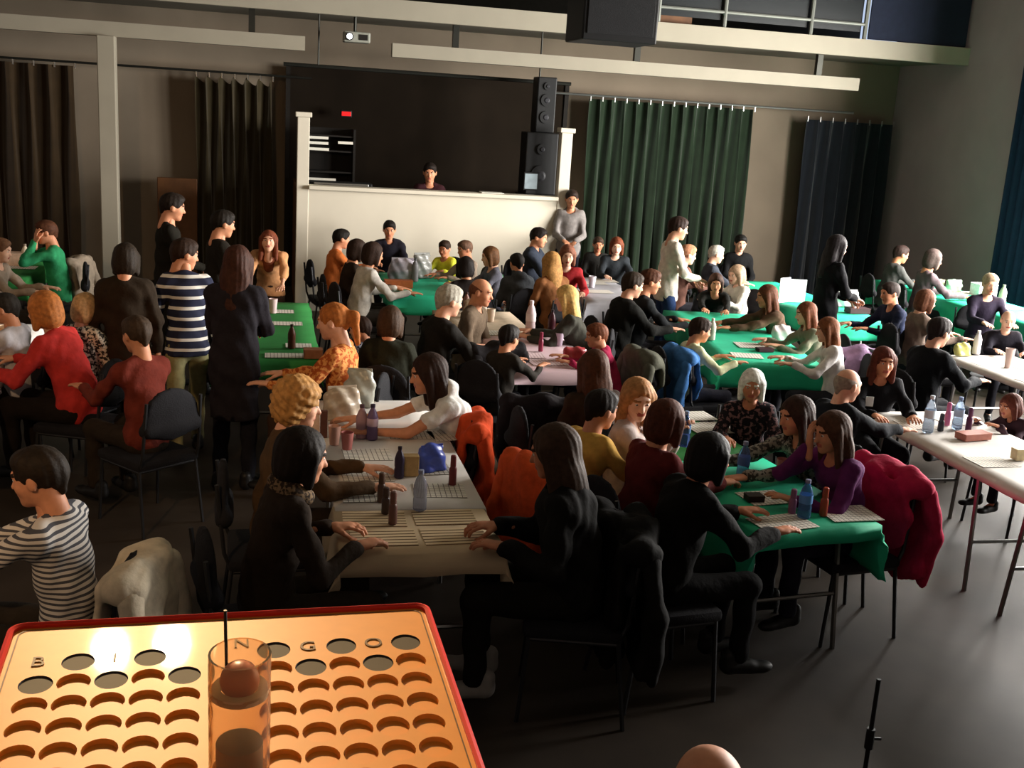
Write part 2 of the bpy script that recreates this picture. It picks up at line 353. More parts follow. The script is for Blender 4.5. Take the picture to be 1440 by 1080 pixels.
def speaker_box(name, loc, d, label, woofers, rz=0):
    e = empty(name, loc, rz); tag(e, label, 'loudspeaker'); w, dp, h = d
    MB().box((0, 0, h / 2), d, .015).build('cabinet', m_black, e)
    for z, r in woofers:
        c = MB().rod([(0, -dp / 2 - .004, z), (0, -dp / 2 - .02, z)], r, 24).build('woofer', mat('rubber', '1a1a1b', rough=.7), e)
        MB().rod([(0, -dp / 2 - .02, z), (0, -dp / 2 - .03, z)], [r * .5, r * .3], 20).build('cone', mat('cone_grey', '26262a', rough=.5), c)
    return e
a = at(820, 30, Y=10); b = at(926, 30, Y=10); zb = at(872, 59, Y=10)[2]
sp = speaker_box('hanging_loudspeaker', ((a[0] + b[0]) / 2, 10.3, zb), (b[0] - a[0], .6, 1.25), 'large black loudspeaker hanging from the ceiling before the balcony', [])
MB().box((0, -.305, .62), (b[0] - a[0] - .08, .012, 1.13), .004).build('grille', mat('grille_black', '18181a', rough=.8, bump=.3, bscale=200), sp)
for s in (-1, 1): MB().rod([(s * .25, 0, 1.25), (s * .25, 0, ZC - zb)], .012).build('chain', m_dsteel, sp)
a = at(735, 220, Y=14.75); b = at(784, 220, Y=14.75)
MB().box(((a[0] + b[0]) / 2, 14.85, .8), (.5, .36, 1.6)).build('flight_case', m_black); bpy.data.objects['flight_case']; tag(bpy.data.objects['flight_case'], 'black case under the booth loudspeaker behind the right post', 'case')
speaker_box('booth_loudspeaker', ((a[0] + b[0]) / 2, 14.85, 1.6), (.44, .36, .82), 'black loudspeaker inside the booth beside the right post', [(.25, .14), (.6, .07)])
a = at(765, 140, Y=14.85); speaker_box('column_loudspeaker', (a[0], 14.85, 2.42), (.26, .3, .72), 'tall slim black loudspeaker standing above the booth loudspeaker', [(.2, .08), (.42, .08), (.6, .05)])
p = at(745, 250, Y=14.62); e = empty('computer_monitor', (p[0], 14.55, 1.61)); tag(e, 'small pale lit screen on the booth ledge by the right post', 'monitor')
MB().box((0, 0, .17), (.2, .03, .24), .006).build('bezel', m_black, e); MB().box((0, -.012, .17), (.17, .012, .2)).build('screen', mat('screen_glow', '8d9aa0', rough=.3, noise=.3, nscale=8, emit=.25), e); MB().box((0, .02, .03), (.14, .1, .06), .01).build('stand', m_black, e)
p = at(690, 255, Y=14.5); tag(MB().box((0, 0, .006), (.3, .2, .012), .003).build('paper_stack', mat('paper_white', 'd8d4c8'), loc=(p[0], 14.4, 1.61)), 'white papers on the booth ledge left of the screen', 'paper')
p = at(480, 245, Y=14.6); e = empty('mixing_desk', (p[0], 14.62, 1.56)); tag(e, 'low dark mixing desk at the left end of the booth ledge', 'mixer')
MB().box((0, .1, .04), (.8, .3, .08), .01).build('case', m_black, e); MB().box((0, -.06, .06), (.7, .04, .03), .005).build('armrest', m_steel, e)
struct(box('trim_booth_floor', bx0 + .08, bx1 - .08, BY + .14, 16.1, 0, .12, m_dark))
# projector
p = at(500, 52, Y=14.9); e = empty('projector', (p[0], 14.9, p[2])); tag(e, 'small projector with glowing white lens hung below the balcony', 'projector')
MB().box((.02, .12, 0), (.34, .26, .13), .015).build('housing', mat('grey_plastic', '8a8a80', rough=.5), e)
l = MB().rod([(-.08, -.02, .0), (-.08, -.06, 0)], .05, 16).build('lens_ring', m_black, e); MB().rod([(-.08, -.055, .0), (-.08, -.066, 0)], .036, 16).build('lens', mat('lens_glow', 'ffffff', noise=0, emit=4), l)
MB().box((.1, -.012, 0), (.11, .012, .07)).build('vent', m_dark, e); MB().rod([(0, .12, .06), (0, .12, 3.75 - p[2] + .0)], .02).build('mount', m_dsteel, e)
# stage spot lamps hung over the hall, aimed back at the stage; then two added fill lamps
def stage_spot(loc, aim, power, label, color=(1, .70, .36), cone=16):
    d = Vector(aim) - Vector(loc); q = d.to_track_quat('-Z', 'Y').to_euler()
    e = empty('stage_spotlight', loc); e.rotation_euler = q; tag(e, label, 'spotlight')
    MB().lathe([(.075, -.02), (.11, -.02), (.115, .1), (.1, .3), (.05, .36)], 20).build('can', m_black, e, True)
    MB().lathe([(.001, -.003), (.1, -.003), (.1, .004), (.001, .004)], 20).build('lens', mat('warm_lens', 'ffd9a0', noise=0, emit=LENS_E), e)
    yk = MB().rod([(-.13, 0, .15), (-.13, .18, .2), (.13, .18, .2), (.13, 0, .15)], .012).build('yoke', m_dsteel, e)
    ld = bpy.data.lights.new('lamp_beam', 'SPOT'); ld.energy = power; ld.color = color; ld.spot_size = math.radians(cone); ld.spot_blend = .5; ld.shadow_soft_size = .09
    lo = bpy.data.objects.new('lamp_beam', ld); COL.objects.link(lo); lo.parent = e; lo.location = (0, 0, -.04)
LENS_E = 40
stage_spot((-.883, 6, 5.374), (0, 1.1, 2.0), 900, 'left of two black stage spotlights on the ceiling bar')
stage_spot((-.525, 6, 5.339), (0, 1.1, 2.0), 900, 'right of two black stage spotlights on the ceiling bar')
stage_spot((-2.6, -.2, 4.7), (-1.8, 8, .8), 620, 'added warm fill spotlight over the left of the stage aimed at the hall', (1, .62, .32), 50)  # unseen lamp, added to warm and brighten the left crowd from the front
stage_spot((2.4, -.2, 4.7), (2.0, 12, 1.6), 60, 'added warm fill spotlight over the right of the stage aimed at the hall', (1, .70, .42), 45)  # unseen weak lamp, added as front fill for the right half
rod_thing('lighting_bar', (-3.5, -.28, 4.95), (3.5, -.28, 4.95), .03, m_dsteel, 'steel lighting bar over the stage', 'pipe')
rod_thing('lighting_bar', (-3.5, 6.1, 5.62), (5, 6.1, 5.62), .03, m_dsteel, 'steel lighting bar under the hall ceiling', 'pipe')
# ---------------------------------------------------------------- chairs
m_pad = mat('chair_upholstery', '17161a', rough=.9, noise=.15, bump=.3, bscale=120)
m_chrome = mat('chair_tube', '3a3a3c', rough=.4, metal=.7, noise=.05)
def make_chair():
    e = empty('banquet_chair')
    MB().box((0, 0, .435), (.44, .44, .06), .022).build('seat', m_pad, e, True)
    V, F = skin([seg((-.17, -.235, .66), (.17, -.235, .66), .045, k=.03), ell((0, -.24, .74), (.2, .03, .17), k=.03)], .02)
    link('backrest', mesh('backrest', V, F, m_pad, True), e)
    for s in (-1, 1):
        MB().rod([(s * .2, .19, .41), (s * .21, .22, 0)], .011, 6).build('leg', m_chrome, e)
        MB().rod([(s * .19, -.27, .84), (s * .2, -.235, .5), (s * .2, -.2, .41), (s * .215, -.25, 0)], .011, 6).build('leg', m_chrome, e)
    MB().rod([(-.2, .19, .4), (.2, .19, .4), (.2, -.2, .4), (-.2, -.2, .4), (-.2, .19, .4)], .01, 6).build('seat_frame', m_chrome, e)
    return e
CHAIR0 = None
def chair(x, y, rz, label, dy=0):
    global CHAIR0
    if CHAIR0 is None: CHAIR0 = c = make_chair()
    else: c = copy_tree(CHAIR0)
    c.location = (x, y, 0); c.rotation_euler = (0, 0, rz); tag(c, label, 'chair', 'black padded chairs around the tables'); return c
# ---------------------------------------------------------------- tables with cloths
m_top = mat('table_laminate', '6b6660', rough=.5, noise=.08)
TABLES = []
def table(cx, cy, W, L, rot, label):
    e = empty('folding_table', (cx, cy, 0), math.radians(rot)); tag(e, label, 'table'); TABLES.append((cx, cy, W, L, math.radians(rot)))
    MB().box((0, 0, .725), (W, L, .03), .008).build('tabletop', m_top, e)
    for s in (-1, 1):
        for q in (-1, 1): MB().rod([(q * (W / 2 - .07), s * (L / 2 - .22), .71), (q * (W / 2 - .05), s * (L / 2 - .16), 0)], .014, 6).build('leg', m_steel, e)
        MB().rod([(-(W / 2 - .06), s * (L / 2 - .19), .3), (W / 2 - .06, s * (L / 2 - .19), .3)], .011, 6).build('crossbar', m_steel, e)
    return e
def cloth_on(name, cx, cy, W, L, rot, m, label, dx=.16, dy=.16, z=.744, flare=.22, cat='tablecloth', seed=1):
    rr = random.Random(seed); st = .035
    def axis(h, d):
        a = list(np.linspace(-h, h, max(3, int(2 * h / .12)))); k = max(2, int(d / st)); return [-h - d * (i / k) for i in range(k, 0, -1)] + a + [h + d * (i / k) for i in range(1, k + 1)]
    X = axis(W / 2 + .004, dx); Y = axis(L / 2 + .004, dy); V = []; F = []; p1, p2 = rr.uniform(0, 6), rr.uniform(0, 6)
    for y in Y:
        for x in X:
            ex = max(0, abs(x) - W / 2 - .004); ey = max(0, abs(y) - L / 2 - .004); dr = math.hypot(ex, ey)
            bx = math.copysign(min(abs(x), W / 2 + .004), x); by = math.copysign(min(abs(y), L / 2 + .004), y)
            wv = .02 * math.sin(13 * (x if ey > ex else y) + p1) * min(1, dr / .12) + .008 * math.sin(31 * (x + y) + p2) * min(1, dr / .1)
            fl = flare * dr * (.35 + .9 * min(ex, ey) / max(max(ex, ey), 1e-6) if dr > 0 else 0)
            if ex > 0: bx += math.copysign(.006 + (fl + wv) * (ex / dr), x)
            if ey > 0: by += math.copysign(.006 + (fl + wv) * (ey / dr), y)
            zz = z - dr * .97 + .0015 * math.sin(9 * x + p2) * math.sin(7 * y + p1); V.append((bx, by, zz))
    n = len(X)
    for j in range(len(Y) - 1):
        for i in range(n - 1): F.append((j * n + i, j * n + i + 1, (j + 1) * n + i + 1, (j + 1) * n + i))
    o = link(name, mesh(name, V, F, m, True)); o.location = (cx, cy, 0); o.rotation_euler = (0, 0, math.radians(rot))
    md = o.modifiers.new('thick', 'SOLIDIFY'); md.thickness = .003; md.offset = 1
    return tag(o, label, cat)
m_green = mat('green_cloth', '28b48a', rough=.7, spec=.25, noise=.08, nscale=6, bump=.25, bscale=14)
m_dgreen = mat('grass_green_cloth', '2f7a3c', rough=.8, spec=.2, noise=.1, nscale=6)
m_cream = mat('cream_cloth', 'cdb594', rough=.85, noise=.06, nscale=5)
m_linen = mat('white_cloth', 'd8d2cc', rough=.8, noise=.05, nscale=5)
m_pink = mat('pinkish_cloth', 'dcc0c8', rough=.8, noise=.05, nscale=5)
m_greyc = mat('grey_cloth', 'a7a5ab', rough=.8, noise=.1, nscale=9)
table(.68, 5.17, .7, 1.5, 0, 'folding table under the beige cloth nearest the number board')
cloth_on('tablecloth', .68, 4.71, .7, .58, 0, m_cream, 'beige printed cloth over the end of the nearest left table', .26, .1, flare=.28, seed=3)
table(.70, 6.46, .7, 1.02, 0, 'folding table behind the beige one under a white cloth')
cloth_on('tablecloth', .69, 5.96, .7, 2.0, 0, m_linen, 'long white cloth covering the table behind the beige one', .1, .012, .748, flare=.1, seed=4)
for i, y in enumerate((8.73, 9.99)):
    w = ('near half', 'far half')[i]; table(.02, y, .74, 1.24, 0, w + ' of the green table before the standing group at left')
cloth_on('tablecloth', .02, 9.36, .74, 2.5, 0, m_dgreen, 'grass green cloth on the table before the standing group', .14, .14, seed=5)
table(-2.13, 7.9, .75, 2.8, 0, 'table at the left picture edge beside the person in red'); cloth_on('tablecloth', -2.13, 7.9, .75, 2.8, 0, m_linen, 'pale cloth on the table cut by the left picture edge', .14, .14, seed=6)
table(-2.75, 12.35, .85, 1.6, 0, 'table at the far left under a green cloth'); cloth_on('tablecloth', -2.75, 12.35, .85, 1.6, 0, m_dgreen, 'green cloth on the far left table before the brown curtain', .2, .2, seed=7)
table(2.18, 8.52, .7, 1.3, 0, 'table with pinkish cloth in the middle of the hall'); cloth_on('tablecloth', 2.18, 8.52, .7, 1.3, 0, m_pink, 'pinkish white cloth on the middle table with a hanging corner', .1, .1, seed=8, flare=.4)
table(1.95, 9.79, .74, 1.2, 0, 'crowded table directly behind the pinkish one'); cloth_on('tablecloth', 1.95, 9.79, .74, 1.2, 0, mat('tan_cloth', 'b8a58e', rough=.85), 'tan cloth on the crowded table behind the pinkish one', .1, .1, seed=9)
table(1.65, 12.0, .72, 1.6, 0, 'table closest to the booth wall under a green cloth'); cloth_on('tablecloth', 1.65, 12.0, .72, 1.6, 0, m_green, 'green cloth on the table closest to the white booth wall', .2, .2, seed=10)
table(3.7, 12.0, .75, 1.8, 0, 'table with grey cloth near the dark green curtain'); cloth_on('tablecloth', 3.7, 12.0, .75, 1.8, 0, m_greyc, 'grey white cloth on the table near the dark green curtain', .25, .25, seed=11)
d9 = (math.sin(math.radians(9)), math.cos(math.radians(9)))
for i in (0, 1):
    w = ('near half', 'far half')[i]; x, y = 4.08 + d9[0] * (.64 + 1.26 * i), 8.15 + d9[1] * (.64 + 1.26 * i); table(x, y, .86, 1.24, -9, w + ' of the slanted green table behind the white-haired person')
cloth_on('tablecloth', 4.08 + d9[0] * 1.27, 8.15 + d9[1] * 1.27, .86, 2.5, -9, m_green, 'bright green cloth on the slanted table behind the white-haired person', .24, .2, seed=12)
for i, y in enumerate((11.12, 12.4)): table(6.02, y, .74, 1.26, 0, ('near half', 'far half')[i] + ' of the green table right of the standing person in black')
cloth_on('tablecloth', 6.02, 11.76, .74, 2.56, 0, m_green, 'green cloth on the table right of the standing person in black', .2, .24, seed=13)
for i, y in enumerate((10.3, 11.6, 12.9)): table(8.5, y, .8, 1.28, 0, ('near third', 'middle third', 'far third')[i] + ' of the long green table beside the right wall')
cloth_on('tablecloth', 8.5, 11.6, .8, 3.9, 0, m_green, 'long green cloth on the table row beside the right wall', .45, .2, seed=14)
d7 = (-math.sin(math.radians(7)), math.cos(math.radians(7)))
gfx, gfy = 2.64 + d7[0] * .56, 4.58 + d7[1] * .56; gmx, gmy = gfx + d7[0] * 1.14, gfy + d7[1] * 1.14
table(gfx, gfy, .69, 1.1, 7, 'folding table under the near green cloth'); cloth_on('tablecloth', gfx, gfy, .69, 1.1, 7, m_green, 'bright green cloth with a long hanging corner on the near right table', .3, .075, seed=15, flare=.42)
table(gmx, gmy, .69, 1.1, 7, 'folding table joined behind the near green one'); cloth_on('tablecloth', gmx, gmy, .69, 1.1, 7, m_dgreen, 'green cloth half hidden by sheets behind the near green table', .16, .1, seed=16)
for i, y in enumerate((6.0, 4.48)):
    table(4.455, y, .78, 1.5, 0, ('far half', 'near half')[i] + ' of the white-topped table at the right edge')
cloth_on('tablecloth', 4.455, 5.24, .78, 3.02, 0, m_linen, 'white paper cover on the long table at the right edge', .03, .03, seed=17, flare=.05)
for i, y in enumerate((7.95, 6.44)): table(6.33, y, .76, 1.5, 0, ('far half', 'near half')[i] + ' of the second white-topped table at the far right edge')
cloth_on('tablecloth', 6.33, 7.2, .76, 3.0, 0, m_linen, 'white paper cover on the second table at the far right edge', .03, .03, seed=18, flare=.05)
# ---------------------------------------------------------------- coats hung over chair backs
def draped_coat(x, y, rz, m, label, w=.25, drop=.42, seed=0, z=.86):
    c, s_ = math.cos(rz), math.sin(rz); e = empty('draped_jacket', (x, y, 0), rz); tag(e, label, 'jacket')
    yb = -.265; P = [seg((-w + .06, yb, z - .02), (w - .06, yb, z - .02), .06, k=.05), ell((0, yb - .055, z - drop * .5), (w, .038, drop * .56), k=.06), seg((-w + .07, yb - .06, z - drop * .9), (w - .07, yb - .06, z - drop * .9), .05, k=.08), ell((0, yb + .085, z - drop * .38), (w * .92, .032, drop * .42), k=.05)]
    ph = seed * 1.7; rip = lambda X, Y, Z: (.009 * np.sin(26 * X + 3 * np.sin(7 * Z + ph) + ph) + .004 * np.sin(40 * Z + 18 * X)).astype(np.float32)
    V, F = skin(P, .016, ripple=rip); link('coat_body', mesh('coat_body', V, F, m, True), e)
    for q in (-1, 1):
        a = (q * (w - .05), yb - .04, z - .07); b = (q * (w - .03), yb - .085, z - .28); d = (q * (w - .06), yb - .09, z - .28 - drop * .5)
        V, F = skin([seg(a, b, .055, .052, k=.03, ys=.75, fr=(0, 1, 0)), seg(b, d, .052, .044, k=.02, ys=.75, fr=(0, 1, 0))], .016, ripple=rip); link('sleeve', mesh('sleeve', V, F, m, True), e)
    return e
# ---------------------------------------------------------------- things on the tables
ZT = .752
def tpos(px, py, z=ZT): p = at(px, py, z=z); return float(p[0]), float(p[1])
def bottle(px, py, h, r, c, label, capc='3050a0', clear=True, labelc=None, z=ZT, xy=None):
    x, y = xy or tpos(px, py, z); e = empty('drink_bottle', (x, y, z)); tag(e, label, 'bottle')
    m = mat('bottle_' + c + str(clear), c, rough=.12 if clear else .3, spec=.5, trans=.75 if clear else 0, noise=0, ior=1.2)
    MB().lathe([(r * .8, 0), (r, h * .03), (r, h * .28), (r * .92, h * .34), (r, h * .4), (r, h * .62), (r * .7, h * .78), (r * .36, h * .88), (r * .36, h * .93)], 14).build('flask', m, e, True)
    MB().lathe([(r * .42, h * .91), (r * .42, h), (r * .3, h * 1.005)], 12).build('cap', mat('cap_' + capc, capc, rough=.4, noise=0), e, True)
    if labelc: MB().lathe([(r * 1.015, h * .4), (r * 1.015, h * .62)], 14).build('label_band', mat('band_' + labelc, labelc, rough=.5, noise=.1), e, True)
    return e
def dauber(px, py, c, label, h=.13, capc=None, z=ZT, xy=None):
    x, y = xy or tpos(px, py, z); e = empty('ink_dauber', (x, y, z)); tag(e, label, 'marker')
    MB().lathe([(.017, 0), (.02, .004), (.02, h * .55), (.013, h * .64)], 12).build('barrel', mat('dauber_' + c, c, rough=.35, noise=.05), e, True)
    MB().lathe([(.014, h * .62), (.0155, h * .64), (.0145, h * .97), (.01, h)], 12).build('cap', mat('dauber_' + (capc or c) + 'cap', capc or c, rough=.4, noise=0), e, True)
m_sheet = stripes('bingo_sheet', 'e3ddd2', '7d766f', 38, 'X', .16, check=True)
m_sheetp = stripes('bingo_sheet_pink', 'e6cfd2', '9a6f78', 38, 'X', .16, check=True)
m_sheetc = stripes('bingo_sheet_cream', 'd6bd98', '5f452e', 30, 'Y', .3)
def sheet(px, py, w, d, label, m=None, rot=0, z=ZT, group=None, xy=None):
    x, y = xy or tpos(px, py, z); o = MB().box((0, 0, .001), (w, d, .002)).build('paper_sheet', m or m_sheet, loc=(x, y, z), rot=(0, 0, math.radians(rot))); return tag(o, label, 'paper', group)
def bag(px, py, w, h, c, label, z=ZT, rot=0):
    x, y = tpos(px, py, z); e = empty('snack_bag', (x, y, z), math.radians(rot)); tag(e, label, 'bag')
    V, F = skin([ell((0, 0, h * .42), (w / 2, w * .24, h * .46), k=.02), seg((-w * .36, 0, h * .1), (w * .36, 0, h * .1), w * .12, k=.04), seg((-w * .36, 0, h * .84), (w * .36, 0, h * .84), .012, k=.05)], w * .05, ripple=lambda X, Y, Z: (.006 * np.sin(60 * X + 35 * Z) + .005 * np.sin(70 * Z + 40 * Y)).astype(np.float32), clip=[lambda X, Y, Z: -Z + 0 * X + 0 * Y])
    link('pouch', mesh('pouch', V, F, mat('foil_' + c, c, rough=.3, spec=.5, noise=.2, nscale=25), True), e)
    MB().box((0, 0, h * .9), (w * .76, .008, h * .14), .002).build('seal', mat('foil_' + c, c), e)
def cup(px, py, h, r, c, label, z=ZT):
    x, y = tpos(px, py, z); e = empty('drinking_cup', (x, y, z)); tag(e, label, 'cup')
    m = mat('cup_' + c, c, rough=.4, noise=.05); MB().lathe([(r * .72, 0), (r, h), (r * .93, h), (r * .67, h * .06)], 16).build('beaker', m, e, True)
    MB().lathe([(r * .9, h * .8), (r * .2, h * .8)], 14).build('drink', mat('drink_brown', '3a2418', rough=.15, noise=0), e)
def carton(px, py, w, d, h, c, label, z=ZT, rot=0, lidc=None):
    x, y = tpos(px, py, z); e = empty('carton', (x, y, z), math.radians(rot)); tag(e, label, 'box')
    MB().box((0, 0, h / 2), (w, d, h), .004).build('body', mat('card_' + c, c, rough=.6, noise=.12, nscale=30), e)
    MB().box((0, 0, h + .004), (w * 1.02, d * 1.02, .012), .003).build('lid', mat('card_' + (lidc or c), lidc or c, rough=.6), e)
# ---------------------------------------------------------------- people
def ball(c, r, n=8, sc=(1, 1, 1)):
    V = []; F = []
    for i in range(n + 1):
        t = math.pi * i / n
        for k in range(n): a = 2 * math.pi * k / n; V.append((c[0] + r * sc[0] * math.sin(t) * math.cos(a), c[1] + r * sc[1] * math.cos(t), c[2] + r * sc[2] * math.sin(t) * math.sin(a)))
    for i in range(n):
        for k in range(n): F.append((i * n + k, i * n + (k + 1) % n, (i + 1) * n + (k + 1) % n, (i + 1) * n + k))
    return np.array(V), np.array(F)
def head_parts(v, child=False):
    j = .9 if child else 1
    p = [ell((0, -.012, .03), (.076, .096, .088)), seg((0, .028, .0), (0, .05, -.068 * j), .064, .042, k=.03), ell((0, .02, -.03), (.064, .06, .07), k=.03),
         seg((0, .088, .014), (0, .108, -.022), .008, .0135, k=.014), ell((-.034, .058, -.022), (.028, .028, .026), k=.02), ell((.034, .058, -.022), (.028, .028, .026), k=.02),
         seg((-.035, .08, .034), (.035, .08, .034), .012, k=.02), ell((0, .072, -.092 * j), (.022, .02, .018), k=.02),
         ell((.031, .103, .014), (.016, .017, .0105), k=.012, neg=True), ell((-.031, .103, .014), (.016, .017, .0105), k=.012, neg=True),
         seg((-.016, .09, -.052 * j), (.016, .09, -.052 * j), .009, k=.008),
         seg((0, -.022, -.03), (0, -.04, -.19), .052, .055, k=.03)]
    for s in (-1, 1): p.append(ell((s * .08, -.008, -.002), (.011, .021, .033), k=.008))
    V, F = skin(p, v); I = np.zeros(len(F), int)
    cen = V[F].mean(1); lip = (np.abs(cen[:, 0]) < .024) & (cen[:, 1] > .084) & (np.abs(cen[:, 2] + .052 * j) < .011); I[lip] = 2
    for s in (-1, 1):
        I = I.copy(); brow = (np.abs(cen[:, 0] - s * .033) < .02) & (cen[:, 1] > .07) & (np.abs(cen[:, 2] - .034) < .006); I[:len(brow)][brow] = 3
        for c, r, k in (((s * .031, .0785, .0135), .0118, 4), ((s * .031, .0845, .0125), .0072, 1)):
            bv, bf = ball(c, r); F = np.concatenate([F, bf + len(V)]); V = np.concatenate([V, bv]); I = np.concatenate([I, np.full(len(bf), k)])
    return V, F, I
def hand_parts(v, curl):
    p = [seg((0, -.07, 0), (0, .012, 0), .027, .025, k=.02, ys=.8, fr=(0, 0, 1)), ell((0, .05, 0), (.041, .052, .016), k=.02)]
    for x, l, sp in ((-.03, .052, -.10), (-.0105, .068, -.03), (.0105, .074, .03), (.031, .066, .10)):
        a = np.array((x, .088 - abs(x) * .25, 0)); ang = math.radians(curl * .35)
        for q, t in ((.45, .35), (.32, .75), (.23, 1.0)):
            d = np.array((math.sin(sp) * math.cos(ang), math.cos(ang), -math.sin(ang))); b = a + d * l * q * 1.15
            p.append(seg(a, b, .0092 if q > .4 else .0085, .0085 if q > .25 else .0075, k=.006)); a = b; ang += math.radians(curl * t)
    a = np.array((.03, .02, -.004)); b = np.array((.058, .052, -.014)); c = np.array((.056, .082, -.026 - curl * .0003)); d = np.array((.048, .104, -.032 - curl * .0004))
    p += [seg(a, b, .014, .0115, k=.014), seg(b, c, .011, .0095, k=.006), seg(c, d, .0095, .0078, k=.006)]
    return skin(p, v)
HEADS = {}; HANDS = {}
def get_head(lod, child):
    if (lod, child) not in HEADS: HEADS[lod, child] = head_parts((.0085, .011, .014)[lod], child)
    return HEADS[lod, child]
def get_hand(lod, curl):
    if (lod, curl) not in HANDS: HANDS[lod, curl] = hand_parts((.006, .007, .009)[lod], curl)
    return HANDS[lod, curl]
HAIRC = {}
def get_hair(style, lod):
    key = (style, lod)
    if key in HAIRC: return HAIRC[key]
    v = (.0095, .012, .016)[lod]
    face = ell((0, .125, -.035), (.068, .085, .118), k=.02, neg=True)
    cap = ell((0, -.016, .034), (.087, .106, .097)); rip = None; clip = None
    wav = lambda a, f: (lambda X, Y, Z: (a * np.sin(f * np.arctan2(X, -Y - .02) + 9 * Z) + .6 * a * np.sin(47 * X + 31 * Z + 23 * Y)).astype(np.float32))
    if style == 'short':
        p = [cap, ell((0, .03, .085), (.07, .06, .035), k=.03), seg((0, -.085, .0), (0, -.08, -.06), .03, .022, k=.03), face, ell((.1, .03, -.05), (.045, .045, .05), k=.015, neg=True), ell((-.1, .03, -.05), (.045, .045, .05), k=.015, neg=True)]; rip = wav(.0025, 13)
    elif style == 'bald':
        p = [ell((0, -.016, .02), (.082, .103, .07)), seg((0, -.08, -.01), (0, -.075, -.06), .03, .02, k=.03), face, ell((0, .03, .10), (.075, .105, .085), k=.02, neg=True), ell((.1, .03, -.05), (.045, .045, .05), k=.015, neg=True), ell((-.1, .03, -.05), (.045, .045, .05), k=.015, neg=True)]
    elif style == 'bob':
        p = [ell((0, -.016, .036), (.094, .111, .1)), ell((0, -.04, -.04), (.098, .08, .095), k=.04), seg((-.08, .025, .03), (-.082, .03, -.1), .026, .022, k=.03), seg((.08, .025, .03), (.082, .03, -.1), .026, .022, k=.03), face]; rip = wav(.002, 17)
    elif style == 'curly':
        p = [ell((0, -.02, .045), (.108, .122, .108)), ell((0, -.045, -.03), (.11, .09, .09), k=.04), face]
        rip = lambda X, Y, Z: (.006 * np.sin(125 * X + 30 * Z) * np.sin(115 * Y + 13 * X) + .0055 * np.sin(130 * Z + 60 * Y + 40 * X)).astype(np.float32)
    elif style == 'long':
        p = [ell((0, -.016, .036), (.092, .11, .099)), ell((0, -.055, -.1), (.1, .062, .15), k=.05), seg((0, -.06, -.12), (0, -.085, -.3), .082, .055, k=.05, ys=.55, fr=(0, 1, 0)),
             seg((-.08, .018, .03), (-.088, .02, -.2), .028, .022, k=.035), seg((.08, .018, .03), (.088, .02, -.2), .028, .022, k=.035), face]; rip = wav(.0022, 19)
    elif style == 'pony':
        p = [cap, seg((0, -.1, .04), (0, -.15, .02), .028, .034, k=.02), seg((0, -.15, .02), (0, -.14, -.16), .034, .016, k=.03), seg((0, -.085, 0), (0, -.075, -.05), .03, .02, k=.03), face]; rip = wav(.003, 15)
    elif style == 'bun':
        p = [cap, ell((0, -.1, .07), (.045, .045, .042), k=.015), seg((0, -.085, 0), (0, -.075, -.05), .03, .02, k=.03), face]; rip = wav(.003, 15)
    V, F = skin(p, v, ripple=rip, clip=clip); HAIRC[key] = (V, F); return V, F
def rotx(a): c, s = math.cos(a), math.sin(a); return np.array([[1, 0, 0], [0, c, -s], [0, s, c]])
def rotz(a): c, s = math.cos(a), math.sin(a); return np.array([[c, -s, 0], [s, c, 0], [0, 0, 1]])
def roty(a): c, s = math.cos(a), math.sin(a); return np.array([[c, 0, s], [0, 1, 0], [-s, 0, c]])
def ik(S, T, l1, l2, pole):
    d = T - S; L = min(np.linalg.norm(d), (l1 + l2) * .985); u = nrm(d); T = S + u * L
    a = (l1 * l1 - l2 * l2 + L * L) / (2 * L); h = math.sqrt(max(l1 * l1 - a * a, 0)); pp = nrm(pole - u * (pole @ u))
    return S + u * a + pp * h, T
SHOE = None
def shoe_mesh():
    global SHOE
    if SHOE is None:
        V, F = skin([seg((0, -.05, .045), (0, .06, .035), .045, .042, k=.03), ell((0, .13, .028), (.045, .075, .034), k=.03), seg((0, -.05, .05), (0, -.055, .1), .044, .042, k=.02)], .011, clip=[lambda X, Y, Z: (0.0 - Z) + 0 * X + 0 * Y])
        SHOE = (V, F)
    return SHOE
ARMS = {  # hand targets (left, right) measured from the hips, in units of body scale: x out, y forward, z above the floor when absolute
    'table': (((-.17, .44, 'T'), 25), ((.15, .46, 'T'), 25)), 'write': (((-.2, .38, 'T'), 25), ((.06, .5, 'T'), 60)), 'reach': (((-.14, .58, 'T'), 20), ((.14, .6, 'T'), 20)),
    'reachl': (((-.1, .66, 'T'), 20), ((.2, .36, 'T'), 25)), 'reachr': (((-.2, .36, 'T'), 25), ((.1, .66, 'T'), 20)),
    'lap': (((-.1, .3, .64), 25), ((.1, .3, .64), 25)), 'face': (((-.14, .42, 'T'), 25), ((.07, .2, 'F'), 60)), 'faces': (((-.07, .2, 'F'), 60), ((.07, .2, 'F'), 60)),
    'hold': (((-.07, .36, .98), 70), ((.08, .34, .96), 70)), 'down': (((-.25, .03, -.16), 30), ((.25, .05, -.16), 30)), 'front': (((-.06, .3, .12), 60), ((.08, .32, .14), 60)),
    'bend': (((-.18, .5, 'T'), 20), ((.2, .5, 'T'), 20)), 'near': (((-.16, .28, 'T'), 45), ((.1, .33, 'T'), 55)), 'hip': (((-.22, .03, .06), 40), ((.25, .05, -.16), 30)), 'point': (((-.22, .1, -.1), 30), ((.1, .45, .15), 30))}
NPEOPLE = []
SKINS = {'a': 'd9a184', 'b': 'c98a68', 'c': 'e6b79c', 'd': '8a5a3e', 'e': 'b97858'}
